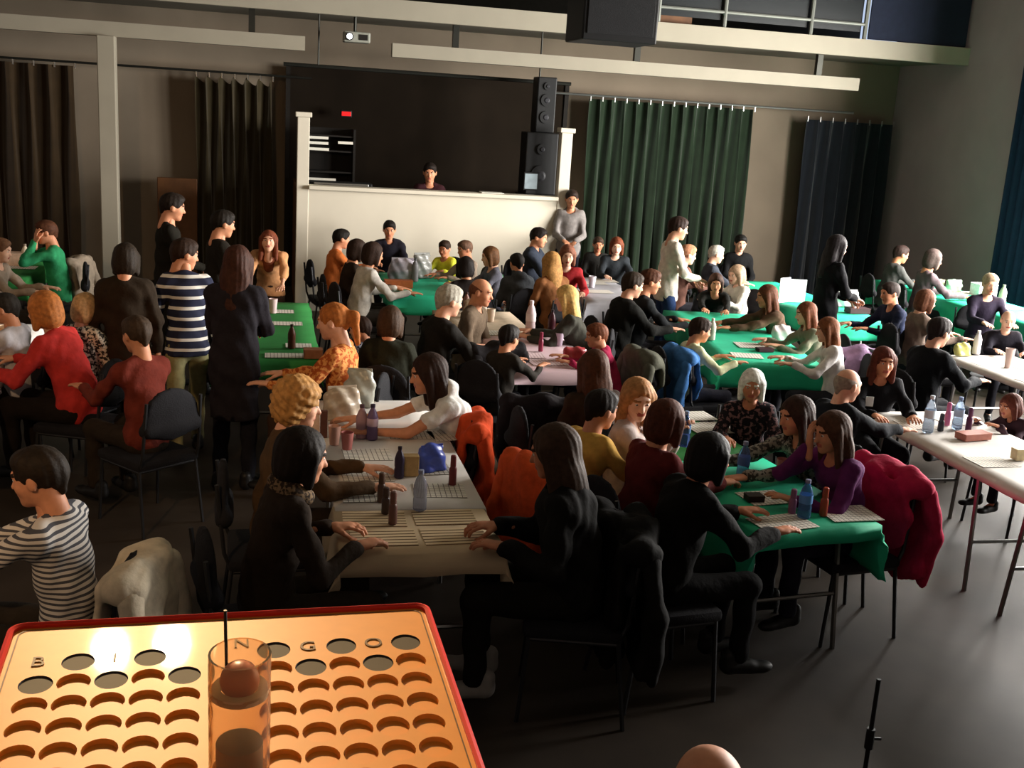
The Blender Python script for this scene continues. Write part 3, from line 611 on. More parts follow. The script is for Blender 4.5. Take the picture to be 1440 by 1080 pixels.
def person(px, py, desc, place, face=0, st='s', sc=.95, lean=8, arms='table', hair='short', hc='2a1c14', skn='a', top='20201f', leg='1c1d24', shoe='191818', sl=1, hp=12, hy=0, lod=1, child=False, extra='', xy=None, seat=True, topm=None, collar=None, back=None):
    s = sc; L = math.radians(lean); u = np.array((0, math.sin(L), math.cos(L))); f = np.array((0, math.cos(L), -math.sin(L)))
    seated = st == 's'
    pel = np.array((0, 0, .465 + .078 * s)) if seated else np.array((0, -.22 * math.sin(L) * s, .95 * s))
    sway = u * .5 + np.array((0, 0, .5)); wst = pel + nrm(sway) * .17 * s; ch = wst + u * .2 * s; nb = ch + u * .155 * s
    shz = nb - u * .055 * s; sw = .142 if child else .156
    hl = math.radians(hp) ; Rh = rotz(math.radians(-hy)) @ rotx(-hl)
    hc0 = nb + (u * .4 + np.array((0, 0, .6))) * .148 * s + np.array((0, .035 * s, 0)); hs = s * (1.1 if child else 1.0)
    htop = hc0 + Rh @ np.array((0, -.01, .118)) * hs
    th = math.radians(face); fx = np.array((math.sin(th), math.cos(th))); rx = np.array((math.cos(th), -math.sin(th)))
    if xy is None:
        W = at(px, py, z=float(htop[2])); root = W[:2] - (rx * htop[0] + fx * htop[1])
    else: root = np.array(xy, float)
    lod0 = lod; NPEOPLE.append((desc, root.copy(), htop[2], st, face))
    e = empty('person', (root[0], root[1], 0), -th); tag(e, (desc + ' ' + place).strip(), 'person', None)
    # joints
    if seated:
        dz = 0; kz = .47 + .06 * s; hipj = [pel + np.array((q * .085 * s, .02, -.01)) for q in (-1, 1)]
        kn = [np.array((q * (.12 if 'wide' not in extra else .2) * s, .44 * s, kz)) for q in (-1, 1)]
        al = min(.40 * s, kz - .09); an = [np.array((q * .12 * s, (.43 if 'tuck' not in extra else .2) * s, kz - al)) for q in (-1, 1)]
    else:
        hipj = [pel + np.array((q * .088 * s, 0, -.03)) for q in (-1, 1)]
        stp = .16 if 'stride' in extra else .02
        an = [np.array((q * .1 * s, q * stp - .02, .085)) for q in (-1, 1)]; kn = [(hipj[i] + an[i]) / 2 + np.array((0, .03, .01)) for i in (0, 1)]
    A = []
    for i, q in enumerate((-1, 1)):
        (tx, ty, tz), curl = ARMS[arms][i]
        sh = shz + np.array((q * sw * s, 0, 0)); tgt = np.array((tx * s, ty * s, 0.))
        if tz == 'T': tgt[2] = .795; tgt[1] += (u[1] * .25 * s if seated else u[1] * .4 * s)
        elif tz == 'F': tgt = hc0 + np.array((q * .06, .1, -.09)) * s
        elif tz > .3: tgt[2] = tz
        else: tgt[2] = pel[2] + tz * s
        pole = np.array((q * .55, -.25 if tz != 'F' else .3, -1.)); el, wr = ik(sh, tgt, .285 * s, .25 * s, pole); A.append((sh, el, wr, curl))
    # body: one mesh (torso, limbs, neck, head, hands)
    g = s * (1.12 if 'stout' in extra else .94 if 'slim' in extra else 1.02)
    P = [seg(pel, wst, .102 * g, .1 * g, k=.05, ys=.78, fr=f), seg(wst, ch, .11 * g, .128 * g, k=.05, ys=.74, fr=f), seg(shz - np.array((.09 * s, 0, 0)) - u * .02, shz + np.array((.09 * s, 0, 0)) - u * .02, .062 * g, k=.05), seg(nb - u * .05 * s, hc0 - np.array((0, .02, .06)) * s, .05 * s, .046 * s, k=.03)]
    for i in (0, 1):
        sh, el, wr, _ = A[i]
        P += [seg(sh, el, (.043 if sl == 0 else .036) * g, (.034 if sl != 1 else .028) * g, k=.03), seg(el, wr, (.034 if sl != 1 else .028) * g, .022 * s, k=.01), seg(hipj[i], kn[i], .075 * g, .05 * g, k=.04), seg(kn[i], an[i], .05 * g, .032 * s, k=.02), seg(an[i] - np.array((0, .02, .03)), an[i] + np.array((0, .09 * s, -.05)), .028 * s, .018 * s, k=.02)]
    V, F = skin(P, (.02, .023, .027)[lod]); V = [V]; Fs = [F]; I = [np.zeros(len(F), int)]; n = len(V[0])
    def put(v2, f2, i2):
        nonlocal n
        V.append(v2); Fs.append(f2 + n); I.append(i2); n += len(v2)
    hv, hf, hi = get_head(lod, child); put(hc0 + (hv * hs) @ Rh.T, hf, hi)
    for i, q in enumerate((-1, 1)):
        sh, el, wr, curl = A[i]; d = nrm(wr - el)
        if arms in ('table', 'near', 'write', 'reach', 'reachl', 'reachr', 'bend'): d = nrm(np.array((d[0] * .6, d[1], max(d[2], -.05) * .3)))
        pn = np.array((0, 0, 1.)) if arms not in ('down', 'hip', 'lap') else np.array((q * 1., 0, .2))
        if ARMS[arms][i][0][2] == 'F': pn = np.array((q * .3, .9, .2)); d = nrm(hc0 + np.array((q * .06, .09, .0)) - wr)
        x = nrm(np.cross(d, pn)); z = np.cross(x, d); M = np.stack([x, d, z], 1)
        v2, f2 = get_hand(lod, curl); v2 = v2 * s * (.92 if child else 1); 
        if q < 0: pass
        else: v2 = v2 * np.array((-1, 1, 1)); f2 = f2[:, ::-1]
        put(wr + v2 @ M.T, f2, np.zeros(len(f2), int))
    sm = mat('skin_' + skn, SKINS[skn], rough=.55, spec=.35, noise=.08, nscale=30)
    hm = mat('hair_' + hc, hc, rough=.68, spec=.2, noise=.3, nscale=40, bump=.25, bscale=70)
    link('body', mesh('body', np.concatenate(V), np.concatenate(Fs), [sm, mat('iris', '1d130e', rough=.2, noise=0), mat('lips_' + skn, {'d': '5e2f28'}.get(skn, 'a8584c'), rough=.5, noise=0), hm, mat('eye_white', 'd8d2ca', rough=.3, noise=0)], True, np.concatenate(I)), e)
    if hair:
        key = ('hair', hair, lod, hc); hv, hf = get_hair(hair, lod)
        me = bpy.data.meshes.get('hair_%s_%d_%s' % (hair, lod, hc)) or mesh('hair_%s_%d_%s' % (hair, lod, hc), hv, hf, hm, True)
        o = link('hair', me, e); o.location = Vector(hc0); o.scale = (hs,) * 3; o.rotation_euler = Matrix(Rh.tolist()).to_euler()
    # top
    g2 = .018; bulky = 1.14 if 'coat' in extra else 1.0
    P = [seg(pel + u * (.03 if seated else -.04) * s, wst, .135 * g * bulky, .126 * g * bulky, k=.06, ys=.82, fr=f), seg(wst, ch, .124 * g * bulky, .142 * g * bulky, k=.06, ys=.78, fr=f), seg(shz - np.array((.09 * s, 0, 0)) - u * .03, shz + np.array((.09 * s, 0, 0)) - u * .03, .074 * g * bulky, k=.06), seg(nb - u * .03 - f * .015, shz - np.array((.12 * s, 0, 0)), .05 * g, .05 * g, k=.05), seg(nb - u * .03 - f * .015, shz + np.array((.12 * s, 0, 0)), .05 * g, .05 * g, k=.05)]
    hz = np.array((.062 * s, 0, 0)); P.append(seg(pel - hz + u * .02, pel + hz + u * .02, .098 * g, k=.05, ys=.95, fr=f))
    zc = float(pel[2]) - .6
    if not seated: zc = float(pel[2]) - .11 * s; P.append(seg(pel - hz - np.array((0, 0, .09 * s)), pel + hz - np.array((0, 0, .09 * s)), .1 * g, k=.06))
    if 'long' in extra and not seated: zc = float(pel[2]) - .42 * s; P.append(seg(pel, pel - np.array((0, 0, .38 * s)), .15 * g, .17 * g, k=.05, ys=.85, fr=f))
    if 'hood' in extra: P += [ell(nb - f * .075 * s + np.array((0, 0, .0)), (.1 * s, .055 * s, .06 * s), k=.03)]
    if 'collar' in extra or 'hood' in extra: P.append(seg(nb - u * .01, nb + u * .035 * s, .07 * s, .066 * s, k=.02))
    for i in (0, 1):
        sh, el, wr, _ = A[i]; w = .05 * g * bulky
        if sl == 0: P.append(seg(sh, sh + (el - sh) * .5, w * 1.05, w, k=.04))
        else:
            e2 = el + (wr - el) * (.9 if sl == 1 else .35); P += [seg(sh, el, w * 1.04, w * .9, k=.04), seg(el, e2, w * .9, w * .72, k=.02)]
    P.append(seg(nb - u * .02 + f * .02, nb + u * .09 + f * .035, .05 * s, .056 * s, k=.012, neg=True))
    ph = (px * 7 + py * 3) % 50 / 8.
    rip = lambda X, Y, Z: (.006 * np.sin(38 * Z + 17 * X + ph + 3 * np.sin(9 * Y + ph)) + .004 * np.sin(55 * (Y + Z * .5) + 21 * X * X * 10 + 2 * ph)).astype(np.float32)
    tv, tf = skin(P, (.0138, .017, .02)[lod], ripple=rip, clip=[lambda X, Y, Z: (zc - Z) + 0 * X + 0 * Y])
    tm = topm or cloth(top); tobj = link('top', mesh('top', tv, tf, tm, True), e)
    if 'scarf' in extra:
        rg = [nb + u * .012 * s + f * .01 + np.array((math.cos(t) * .078 * s, 0, 0)) + f * math.sin(t) * .078 * s - u * .02 * math.sin(t) for t in np.linspace(0, 2 * math.pi, 13)]
        sv, sf = skin([seg(a_, b_, .03 * s, k=.02) for a_, b_ in zip(rg[:-1], rg[1:])], .011, ripple=rip); link('scarf', mesh('scarf', sv, sf, blotch('scarf_print', '2e2218', '7a6248', 60), True), e)
    # trousers
    P = [seg(pel - u * .02, pel + u * .05, .122 * g, .115 * g, k=.05, ys=.8, fr=f)]
    for i in (0, 1): P += [seg(hipj[i], kn[i], .083 * g, .063 * g, k=.04), seg(kn[i], an[i] + np.array((0, 0, .0)), .061 * g, .05 * s, k=.025)]
    tv, tf = skin(P, (.015, .02, .026)[lod], ripple=lambda X, Y, Z: (.004 * np.sin(34 * Z + 20 * Y + ph)).astype(np.float32), clip=[lambda X, Y, Z: (float(an[0][2]) - .02 - Z) + 0 * X + 0 * Y])
    link('trousers', mesh('trousers', tv, tf, cloth(leg), True), e)
    shv, shf = shoe_mesh(); sk = 'shoe_' + shoe; me = bpy.data.meshes.get(sk) or mesh(sk, shv, shf, mat('leather_' + shoe, shoe, rough=.5, noise=.1), True)
    for i, q in enumerate((-1, 1)):
        o = link('shoe', me, e); o.location = Vector(an[i] - np.array((0, .0, .085))); o.scale = (s,) * 3; o.rotation_euler = (0, 0, -q * .12)
        if seated: o.location.z = max(0, o.location.z)
    return e, root, th
# ---------------------------------------------------------------- the bingo number board in the foreground
BO = at(22, 885, z=2.0)
board = empty('bingo_board'); tag(board, 'orange bingo ball board with red rim and rows of round cups, nearest the camera', 'game board')
t_, ps_ = math.radians(4), math.radians(2.07)
BM = Matrix.Translation(Vector(BO)) @ Matrix.Rotation(ps_, 4, 'Z') @ Matrix.Rotation(t_, 4, 'X'); board.matrix_world = BM
BW, BD = .4692, .432
m_board = mat('board_orange', 'e8942e', rough=.45, spec=.4, noise=.04, nscale=40, coat=.8)
m_red = mat('board_red', 'd02818', rough=.35, spec=.5, noise=.05)
m_ink = mat('board_ink', '6b4a2a', rough=.5, noise=0)
m_hole = mat('cup_dark', '3c2e24', rough=.6, noise=.1)
PIT, RH, RAD = .0375, .0401, .0172
cols = [(.038, -.117, 'L'), (.0755, -.077, 'H'), (.113, -.117, 'L'), (.1505, -.077, 'H'), (.188, -.117, 'L'), (.2855, -.077, 'H'), (.323, -.117, 'L'), (.3605, -.077, 'H'), (.398, -.117, 'L'), (.4355, -.077, 'H')]
NS = 24
def ring(cx_, cy_, r, z): return [(cx_ + r * math.cos(2 * math.pi * k / NS), cy_ + r * math.sin(2 * math.pi * k / NS), z) for k in range(NS)]
face = MB()
def quad(x0, y0, x1, y1): face.add([(x0, y0, 0), (x1, y0, 0), (x1, y1, 0), (x0, y1, 0)], [(0, 1, 2, 3)])
hx = PIT / 2; hy = RH / 2
cups = []
for c, y0, kind in cols:
    n = 7 if kind == 'L' else 8; ytop = y0 + hy
    quad(c - hx, ytop, c + hx, 0); yb = y0 + hy - n * RH; quad(c - hx, -BD, c + hx, yb)
    for i in range(n):
        cy = y0 - i * RH; sq = []
        for k in range(NS):
            a = 2 * math.pi * k / NS; m_ = max(abs(math.cos(a)) / hx, abs(math.sin(a)) / hy); sq.append((c + math.cos(a) / m_, cy + math.sin(a) / m_, 0))
        # exact corners of the square cell
        V = ring(c, cy, RAD, 0) + sq; F = [(k, NS + k, NS + (k + 1) % NS, (k + 1) % NS) for k in range(NS)]
        o = len(V); V += [(c + sx * hx, cy + sy * hy, 0) for sx, sy in ((1, 1), (-1, 1), (-1, -1), (1, -1))]
        for ci, k in enumerate((3, 9, 15, 21)):
            kk = [j for j in range(NS) if 0]; 
        for ci, (sx, sy) in enumerate(((1, 1), (-1, 1), (-1, -1), (1, -1))):
            ang = math.atan2(sy * hy, sx * hx) % (2 * math.pi); k = int(ang / (2 * math.pi / NS)); F.append((NS + k, o + ci, NS + (k + 1) % NS))
        face.add(V, F); cups.append((c, cy, i))
quad(0, -BD, cols[0][0] - hx, 0); quad(cols[4][0] + hx, -BD, cols[5][0] - hx, 0); quad(cols[9][0] + hx, -BD, BW, 0)
face.build('face_panel', m_board, board)
cupm = {}
for c, cy, i in cups:
    key = i == 0; dep = .0018 if key else .0055
    if key not in cupm:
        cm = MB(); cm.add(ring(0, 0, RAD, 0) + ring(0, 0, RAD * .96, -dep), [(k, (k + 1) % NS, NS + (k + 1) % NS, NS + k) for k in range(NS)] + [tuple(range(NS, 2 * NS))])
        me = mesh('cup', cm.v, cm.f, m_hole if key else m_board, True); me.set_sharp_from_angle(angle=math.radians(40)); cupm[key] = me
    o = link('cup', cupm[key], board); o.location = (c, cy, 0)
# red rim with pale inner line, rounded corners
def rrect(m, r, z):
    x0, x1, y0, y1 = -m, BW + m, -BD - m, m; P = []
    for cx_, cy_, a0 in ((x1 - r, y1 - r, 0), (x0 + r, y1 - r, 90), (x0 + r, y0 + r, 180), (x1 - r, y0 + r, 270)):
        for k in range(7): a = math.radians(a0 + 15 * k); P.append((cx_ + r * math.cos(a), cy_ + r * math.sin(a), z))
    return P
def loops(L): 
    n = len(L[0]); V = [p for l in L for p in l]; F = []
    for i in range(len(L) - 1):
        for k in range(n): F.append((i * n + k, i * n + (k + 1) % n, (i + 1) * n + (k + 1) % n, (i + 1) * n + k))
    return V, F
rim = MB(); V, F = loops([rrect(.0, .012, -.002), rrect(.0, .012, .004), rrect(.003, .014, .006), rrect(.007, .017, .004), rrect(.008, .018, -.012), rrect(.008, .018, -.05)]); rim.add(V, F); rim.build('rim', m_red, board, True)
ln = MB(); V, F = loops([rrect(-.006, .01, .0006), rrect(-.0045, .011, .0006)]); ln.add(V, F); ln.build('border_line', m_ink, board)
bx_ = MB(); bx_.box((BW / 2, -BD / 2, -.05), (BW, BD, .07), .005).build('case', m_red, board)
for ch, u, v in (('B', .034, -.074), ('I', .113, -.074), ('N', .249, -.06), ('G', .3226, -.075), ('O', .3977, -.076)):
    cu = bpy.data.curves.new('letter', 'FONT'); cu.body = ch; cu.size = .027; cu.align_x = 'CENTER'; cu.align_y = 'CENTER'; cu.extrude = .0004
    ob = bpy.data.objects.new('tmp', cu); COL.objects.link(ob); dg = bpy.context.evaluated_depsgraph_get(); me = bpy.data.meshes.new_from_object(ob.evaluated_get(dg)); bpy.data.objects.remove(ob)
    me.materials.clear(); me.materials.append(m_ink); o = link('letter', me, board); o.location = (u, v, .0008)
# clear chute with the drawn ball
u0, v0 = .2435, -.285
m_acr = mat('clear_acrylic', 'f2dcc0', rough=.06, spec=.5, trans=.92, noise=0, ior=1.15)
ct = MB(); V, F = loops([ring(u0, v0, .0285, .0), ring(u0, v0, .0285, .125), ring(u0, v0, .0262, .125), ring(u0, v0, .0262, .0)]); ct.add(V, F + [(3 * NS + k, 3 * NS + (k + 1) % NS, (k + 1) % NS, k) for k in range(NS)]); ct.build('chute', m_acr, board, True)
cl = MB(); V, F = loops([ring(u0, v0, .0262, .083), ring(u0, v0, .0262, .09), ring(u0, v0, .0175, .09), ring(u0, v0, .0175, .083)]); cl.add(V, F + [(3 * NS + k, 3 * NS + (k + 1) % NS, (k + 1) % NS, k) for k in range(NS)]); cl.build('collar', mat('ivory_plastic', 'efe0c0', rough=.35, noise=0), board, True)
MB().rod([(u0 - .012, v0 + .024, .09), (u0 - .013, v0 + .028, .155)], .0016, 8).build('guide_rod', m_dsteel, board)
MB().lathe([(.022, .0), (.022, .03), (.012, .034)], 20, (u0, v0, 0)).build('piston', mat('grey_plastic', '8a8a80'), board, True)
V, F = ball((0, 0, 0), .0185, 14); wp_ = BM @ Vector((u0, v0, .09 + .0075))
bl = link('bingo_ball', mesh('bingo_ball', V, F, mat('ball_salmon', 'c87e62', rough=.35, spec=.5, noise=.05), True)); bl.location = wp_; tag(bl, 'salmon bingo ball resting in the mouth of the clear chute', 'ball')
# the cabinet the board sits on, on the stage
e = empty('bingo_cabinet', BM @ Vector((BW / 2, -BD / 2, 0))); e.location.z = 1.0; e.rotation_euler = (0, 0, ps_); tag(e, 'black cabinet on the stage carrying the bingo board', 'cabinet')
MB().box((0, 0, .44), (.44, .36, .88), .01).build('body', m_black, e); MB().box((0, -.0, .03), (.5, .42, .06), .01).build('plinth', m_dark, e); MB().box((0, -.185, .45), (.38, .012, .7), .004).build('door', m_dark, e)
# thin black stand below the stage, seen at the lower right
p = at(1236, 955, Y=3.25); sx_, sy_, top_ = float(p[0]), 3.25, float(p[2])
e = empty('microphone_stand', (sx_, sy_, 0)); tag(e, 'thin black upright microphone stand on the bare floor at lower right', 'stand')
MB().rod([(0, 0, .03), (0, 0, top_)], .0085, 10).build('pole', m_black, e); c_ = MB().rod([(0, 0, .42), (0, 0, .5)], .016, 10).build('clutch', m_black, e); MB().rod([(0, 0, .46), (.045, 0, .455)], .006, 6).build('knob', m_black, c_)
for k in range(3): a = 2.09 * k + .4; MB().rod([(0, 0, .28), (.3 * math.cos(a), .3 * math.sin(a), .01)], .008, 6).build('leg', m_black, e)
# ---------------------------------------------------------------- the crowd
def P(px, py, desc, place, chair_on=True, **k):
    e, root, th = person(px, py, desc, place, **k)
    if k.get('st', 's') == 's' and chair_on:
        w = desc.split(' '); chair(root[0], root[1], -th, 'black padded chair under the ' + desc)
    return e, root, th
tweed = stripes('tweed_knit', 'c9c3bc', '4a4a50', 46, 'Z', .45)
navy_stripe = stripes('navy_white_stripe', '23263a', 'd8d4cc', 13.5, 'Z', .3)
pat_bw = blotch('black_white_print', '2a2622', 'c8bfae', 55)
pat_bl = blotch('dark_pink_print', '17141a', '7a5a5c', 40, thr=.56)
pat_gr = blotch('grey_print', '3a3834', '8f8a80', 50)
pat_or = blotch('orange_floral', '9c4a1e', 'd08a4c', 38)
pat_bu = blotch('blue_white_print', '2c2f4a', 'b8bccc', 60)
# near tables
bj = P(775, 600, 'person with long dark hair in a bulky black jacket', 'at the beige table end', face=285, sc=.98, lean=12, arms='near', hair='long', hc='3c291c', skn='e', top='131110', leg='15130f', lod=0, extra='coat stout', hp=16, hy=10, shoe='8a8580')
bc = P(1005, 612, 'person in a black coat with black hair', 'on the left of the near green table', face=82, sc=.92, lean=20, arms='table', hair='bob', hc='120d0c', skn='e', top='100e0d', leg='131213', lod=0, extra='coat')
P(943, 565, 'auburn-haired person in a maroon top', 'between the yellow and black tops', face=72, sc=.92, lean=14, arms='write', hair='bob', hc='4a2416', skn='b', top='5c1f1e', leg='2a2224', lod=0)
yl = P(850, 550, 'short-haired person in a yellow tan top', 'left of the near green tables', face=70, sc=0.88, lean=14, arms='table', hair='short', hc='1c130e', skn='b', top='c99c4c', leg='33302c', lod=0)
ch = P(900, 536, 'child with fair hair drinking from a blue bottle', 'facing the camera', face=125, sc=0.87, lean=4, arms='hold', hair='long', hc='a9774a', skn='c', top='b9aaa4', leg='4a4450', lod=0, child=True, hy=55)
P(430, 605, 'dark-haired person in a brown top and patterned scarf', 'left of the beige table', face=78, sc=.97, lean=14, arms='near', hair='bob', hc='1d130b', skn='b', top='2c2118', leg='2a221a', lod=0, extra='scarf')
P(425, 537, 'person with blond curls', 'behind the brown-topped person at the white cloth', face=88, sc=.96, lean=10, arms='table', hair='curly', hc='a87a44', skn='a', top='4a3826', leg='2a221a', lod=0)
P(600, 500, 'person in a white top bending over the white cloth', '', face=268, sc=.97, lean=38, arms='reach', hair='long', hc='2c1a12', skn='b', top='e2e0dc', leg='23242a', lod=0, extra='hood', sl=0)
P(1060, 522, 'white-haired person in a dark patterned top', 'facing the camera at the green table', face=205, sc=0.8, lean=5, arms='table', hair='bob', hc='e9e6de', skn='e', topm=pat_bl, leg='1c1b20', lod=0, hp=8)
P(1120, 560, 'person with dark brown hair in a grey patterned top', 'leaning over the near green table', face=262, sc=0.88, lean=24, arms='reach', hair='long', hc='35211a', skn='b', topm=pat_gr, leg='20202a', lod=0)
pu = P(1170, 582, 'young person with brown hair in a purple top', 'at the near green table', face=262, sc=0.88, lean=18, arms='face', hair='long', hc='4b2f20', skn='b', top='5c2458', leg='20202a', lod=0)
P(1197, 520, 'bald person in a black jacket', 'reaching onto the white right-hand table', face=78, sc=0.86, lean=8, arms='reachr', hair='bald', hc='8a7a6c', skn='a', top='14161b', leg='17181d', lod=0, extra='coat')
sm_ = P(1245, 490, 'person with long red-brown hair and a white name badge', 'behind the right white table', face=192, sc=0.84, lean=5, arms='table', hair='long', hc='5c2c20', skn='b', top='131216', leg='1a1a20', lod=0, hp=4)
tw = P(48, 632, 'person in a grey striped knit sweater', 'at the left picture edge', face=285, sc=.95, lean=10, arms='reach', hair='short', hc='21180f', skn='b', topm=tweed, leg='2a241e', lod=0)
P(1000, 1050, 'balding person', 'whose head top shows at the bottom picture edge', face=5, sc=.98, lean=4, arms='lap', hair='bald', hc='7a6a5e', skn='b', top='2a2623', leg='1e1d20', lod=0)
P(1422, 556, 'child with reddish brown hair', 'at the right picture edge behind the white table', face=262, sc=0.62, lean=28, arms='table', hair='bob', hc='5e3024', skn='b', top='3c2a32', leg='20202a', lod=0, child=True)
# middle of the hall
P(835, 494, 'person with long brown hair', 'seen from behind before the pinkish table', face=350, sc=0.92, lean=6, arms='lap', hair='long', hc='4c2b19', skn='a', top='3a2a20', leg='222228', lod=1)
P(838, 456, 'child in a magenta top', 'at the right of the pinkish table', face=272, sc=0.72, lean=22, arms='table', hair='short', hc='6a3a22', skn='b', top='a4284c', leg='30303a', child=True)
P(795, 403, 'person with long bright blond hair', 'at the pinkish table', face=292, sc=.9, lean=18, arms='table', hair='long', hc='d0aa66', skn='a', top='3b3a33', leg='26262c')
P(718, 458, 'dark-haired child', 'on the left of the pinkish table', face=50, sc=.74, lean=10, arms='table', hair='short', hc='19110d', skn='b', top='2a2622', leg='26262c', child=True)
P(635, 402, 'grey-haired person in a dark jacket', 'left of the pinkish table', face=72, sc=1.0, lean=14, arms='table', hair='short', hc='a39d90', skn='a', top='1a1714', leg='1c1b1e', extra='coat')
P(680, 393, 'red-faced person with thin hair', 'right of the grey-haired person', face=120, sc=.94, lean=10, arms='lap', hair='bald', hc='6b4130', skn='b', top='6c5c4c', leg='2a2a30')
P(505, 446, 'short-haired child in a blue and white print', 'behind the white cloth', face=300, sc=0.7, lean=6, arms='lap', hair='short', hc='2a1a12', skn='b', topm=pat_bu, leg='23232c', child=True)
P(550, 432, 'person in a dark olive coat seen from behind', 'behind the white cloth', face=15, sc=0.9, lean=6, arms='lap', hair='bob', hc='3b2717', skn='b', top='24251b', leg='201f1c', extra='coat')
P(466, 428, 'person with a ginger ponytail in an orange floral top', '', face=290, sc=1.0, lean=8, arms='table', hair='pony', hc='a5622e', skn='a', topm=pat_or, leg='3a2a20')
P(988, 448, 'child in a pale yellow top', 'on the left of the slanted green table', face=88, sc=.76, lean=10, arms='table', hair='short', hc='2b1b12', skn='b', top='d2d3ab', leg='2a2a34', child=True)
P(1078, 402, 'person with long red-brown hair leaning', 'at the far half of the slanted green table', face=278, sc=.88, lean=24, arms='reach', hair='long', hc='5b3521', skn='b', top='5c4838', leg='2a2a30')
P(1133, 426, 'person with red-brown hair in an olive grey jacket', 'at the slanted green table', face=278, sc=.82, lean=16, arms='table', hair='long', hc='6b3b23', skn='a', top='7a7a66', leg='2a2a30')
P(1163, 448, 'person with chestnut hair in a white top', 'at the slanted green table corner', face=285, sc=.82, lean=14, arms='table', hair='long', hc='6f4125', skn='a', top='ddd6d2', leg='2a2a30')
P(893, 384, 'person in black with swept hair', 'left of the slanted green table, nearer of two', face=82, sc=.96, lean=12, arms='table', hair='short', hc='2b1f15', skn='a', top='141412', leg='16161a', extra='coat')
P(918, 380, 'ruddy person in a charcoal top', 'left of the slanted green table, farther of two', face=95, sc=.95, lean=10, arms='table', hair='short', hc='4b2b1b', skn='b', top='1e2022', leg='1c1c22')
P(957, 306, 'standing person in a cream sweater and blue jeans', '', face=92, st='t', sc=.97, lean=4, arms='front', hair='short', hc='2b1b15', skn='a', top='ddd4c6', leg='27395e')
P(1181, 332, 'standing person in black with long dark hair', '', face=85, st='t', sc=.95, lean=4, arms='front', hair='long', hc='1b1517', skn='a', top='111114', leg='16161b', extra='long')
P(1325, 448, 'person in a black jacket with dark hair', 'left of the second white table', face=75, sc=.95, lean=12, arms='table', hair='short', hc='251b19', skn='a', top='14161a', leg='17181d', extra='coat')
P(1306, 409, 'person with light brown bob', 'behind the second white table', face=95, sc=.88, lean=6, arms='table', hair='bob', hc='603b29', skn='a', top='6b5b51', leg='2a2a30')
P(1420, 438, 'bald person in a dark top', 'facing the camera behind the second white table', face=205, sc=0.76, lean=4, arms='table', hair='bald', hc='a98a7a', skn='c', top='1d1b23', leg='1c1c22')
P(1395, 386, 'person with sandy hair', 'before the long green table by the right wall', face=195, sc=.93, lean=6, arms='table', hair='short', hc='a48d74', skn='a', top='251f2d', leg='1c1c22', lod=2)
P(1316, 352, 'dimly lit person in a mauve top', 'far right near the back wall', face=100, sc=1.0, lean=8, arms='table', hair='bob', hc='4a3c38', skn='e', top='5e5054', leg='222228', lod=2)
P(1270, 346, 'dimly lit person in a grey top', 'in the far right corner', face=95, sc=.95, lean=14, arms='table', hair='short', hc='2b1d19', skn='e', top='484846', leg='222228', lod=2)
P(1252, 398, 'person in a dark blue top', 'right of the standing person in black', face=268, sc=.9, lean=16, arms='table', hair='short', hc='2b1f1b', skn='b', top='20263c', leg='222228', lod=2)
# far left and back
P(62, 311, 'person in a green shirt with hands at the face', 'at the far left table', face=262, sc=.97, lean=10, arms='faces', hair='short', hc='4b2b1a', skn='b', top='2f8a5a', leg='2a241e', lod=2)
P(2, 336, 'person cut by the left picture edge', 'behind the far left green table', face=100, sc=.9, lean=8, arms='table', hair='short', hc='6a4a34', skn='c', top='9c8c7c', leg='2a241e', lod=2)
P(378, 325, 'red-haired person in a tan top bending', 'over the far end of the green table', face=184, st='t', sc=0.85, lean=40, arms='bend', hair='long', hc='6b3520', skn='a', top='c48e62', leg='3a2a22', sl=2, lod=1, hp=-6)
P(482, 323, 'person with black hair in an orange shirt', 'left of the green table by the booth', face=80, sc=0.9, lean=10, arms='table', hair='short', hc='17110d', skn='b', top='c46c36', leg='2a2520', lod=2)
P(505, 338, 'person with a dark bob', 'between the orange shirt and the white sleeve', face=85, sc=0.92, lean=10, arms='table', hair='bob', hc='2a1c14', skn='b', top='2a2019', leg='2a2520', lod=2)
P(527, 342, 'person in a pale grey sweater', 'at the near corner of the booth-side green table', face=75, sc=0.96, lean=14, arms='table', hair='bob', hc='2a1a12', skn='b', top='bbb5ad', leg='2a2520', lod=2)
P(548, 311, 'person in a dark jacket facing the camera', 'before the white booth wall', face=186, sc=0.92, lean=4, arms='table', hair='short', hc='18110e', skn='b', top='1d1b24', leg='1c1c22', lod=2, extra='coat')
P(625, 339, 'child in a bright yellow vest', 'before the white booth wall', face=215, sc=0.74, lean=6, arms='table', hair='short', hc='2a1c12', skn='e', top='cccc3c', leg='2a2a30', lod=2, child=True)
P(653, 339, 'brown-haired person in a taupe top', 'right of the yellow vest', face=250, sc=0.84, lean=10, arms='table', hair='short', hc='5a4030', skn='e', top='8a7a6b', leg='2a2a30', lod=2)
P(654, 362, 'person with black hair seen from behind', 'before the taupe top', face=345, sc=0.86, lean=8, arms='lap', hair='bob', hc='18110e', skn='b', top='1c1614', leg='1e1c1c', lod=2)
P(688, 348, 'person with a brown bob in a slate top', 'near the booth wall', face=265, sc=0.86, lean=8, arms='table', hair='bob', hc='5a3a20', skn='a', top='5c5c66', leg='222228', lod=2)
P(760, 321, 'person in a blue-grey jacket', 'seated beside the standing person in grey', face=120, sc=.98, lean=10, arms='table', hair='short', hc='1b1311', skn='b', top='2c313c', leg='1c1c22', lod=2, extra='coat')
P(727, 357, 'person in a charcoal hooded top seen from behind', 'near the booth post', face=350, sc=0.86, lean=8, arms='lap', hair='short', hc='1a1512', skn='b', top='3d4044', leg='222228', lod=2, extra='hood')
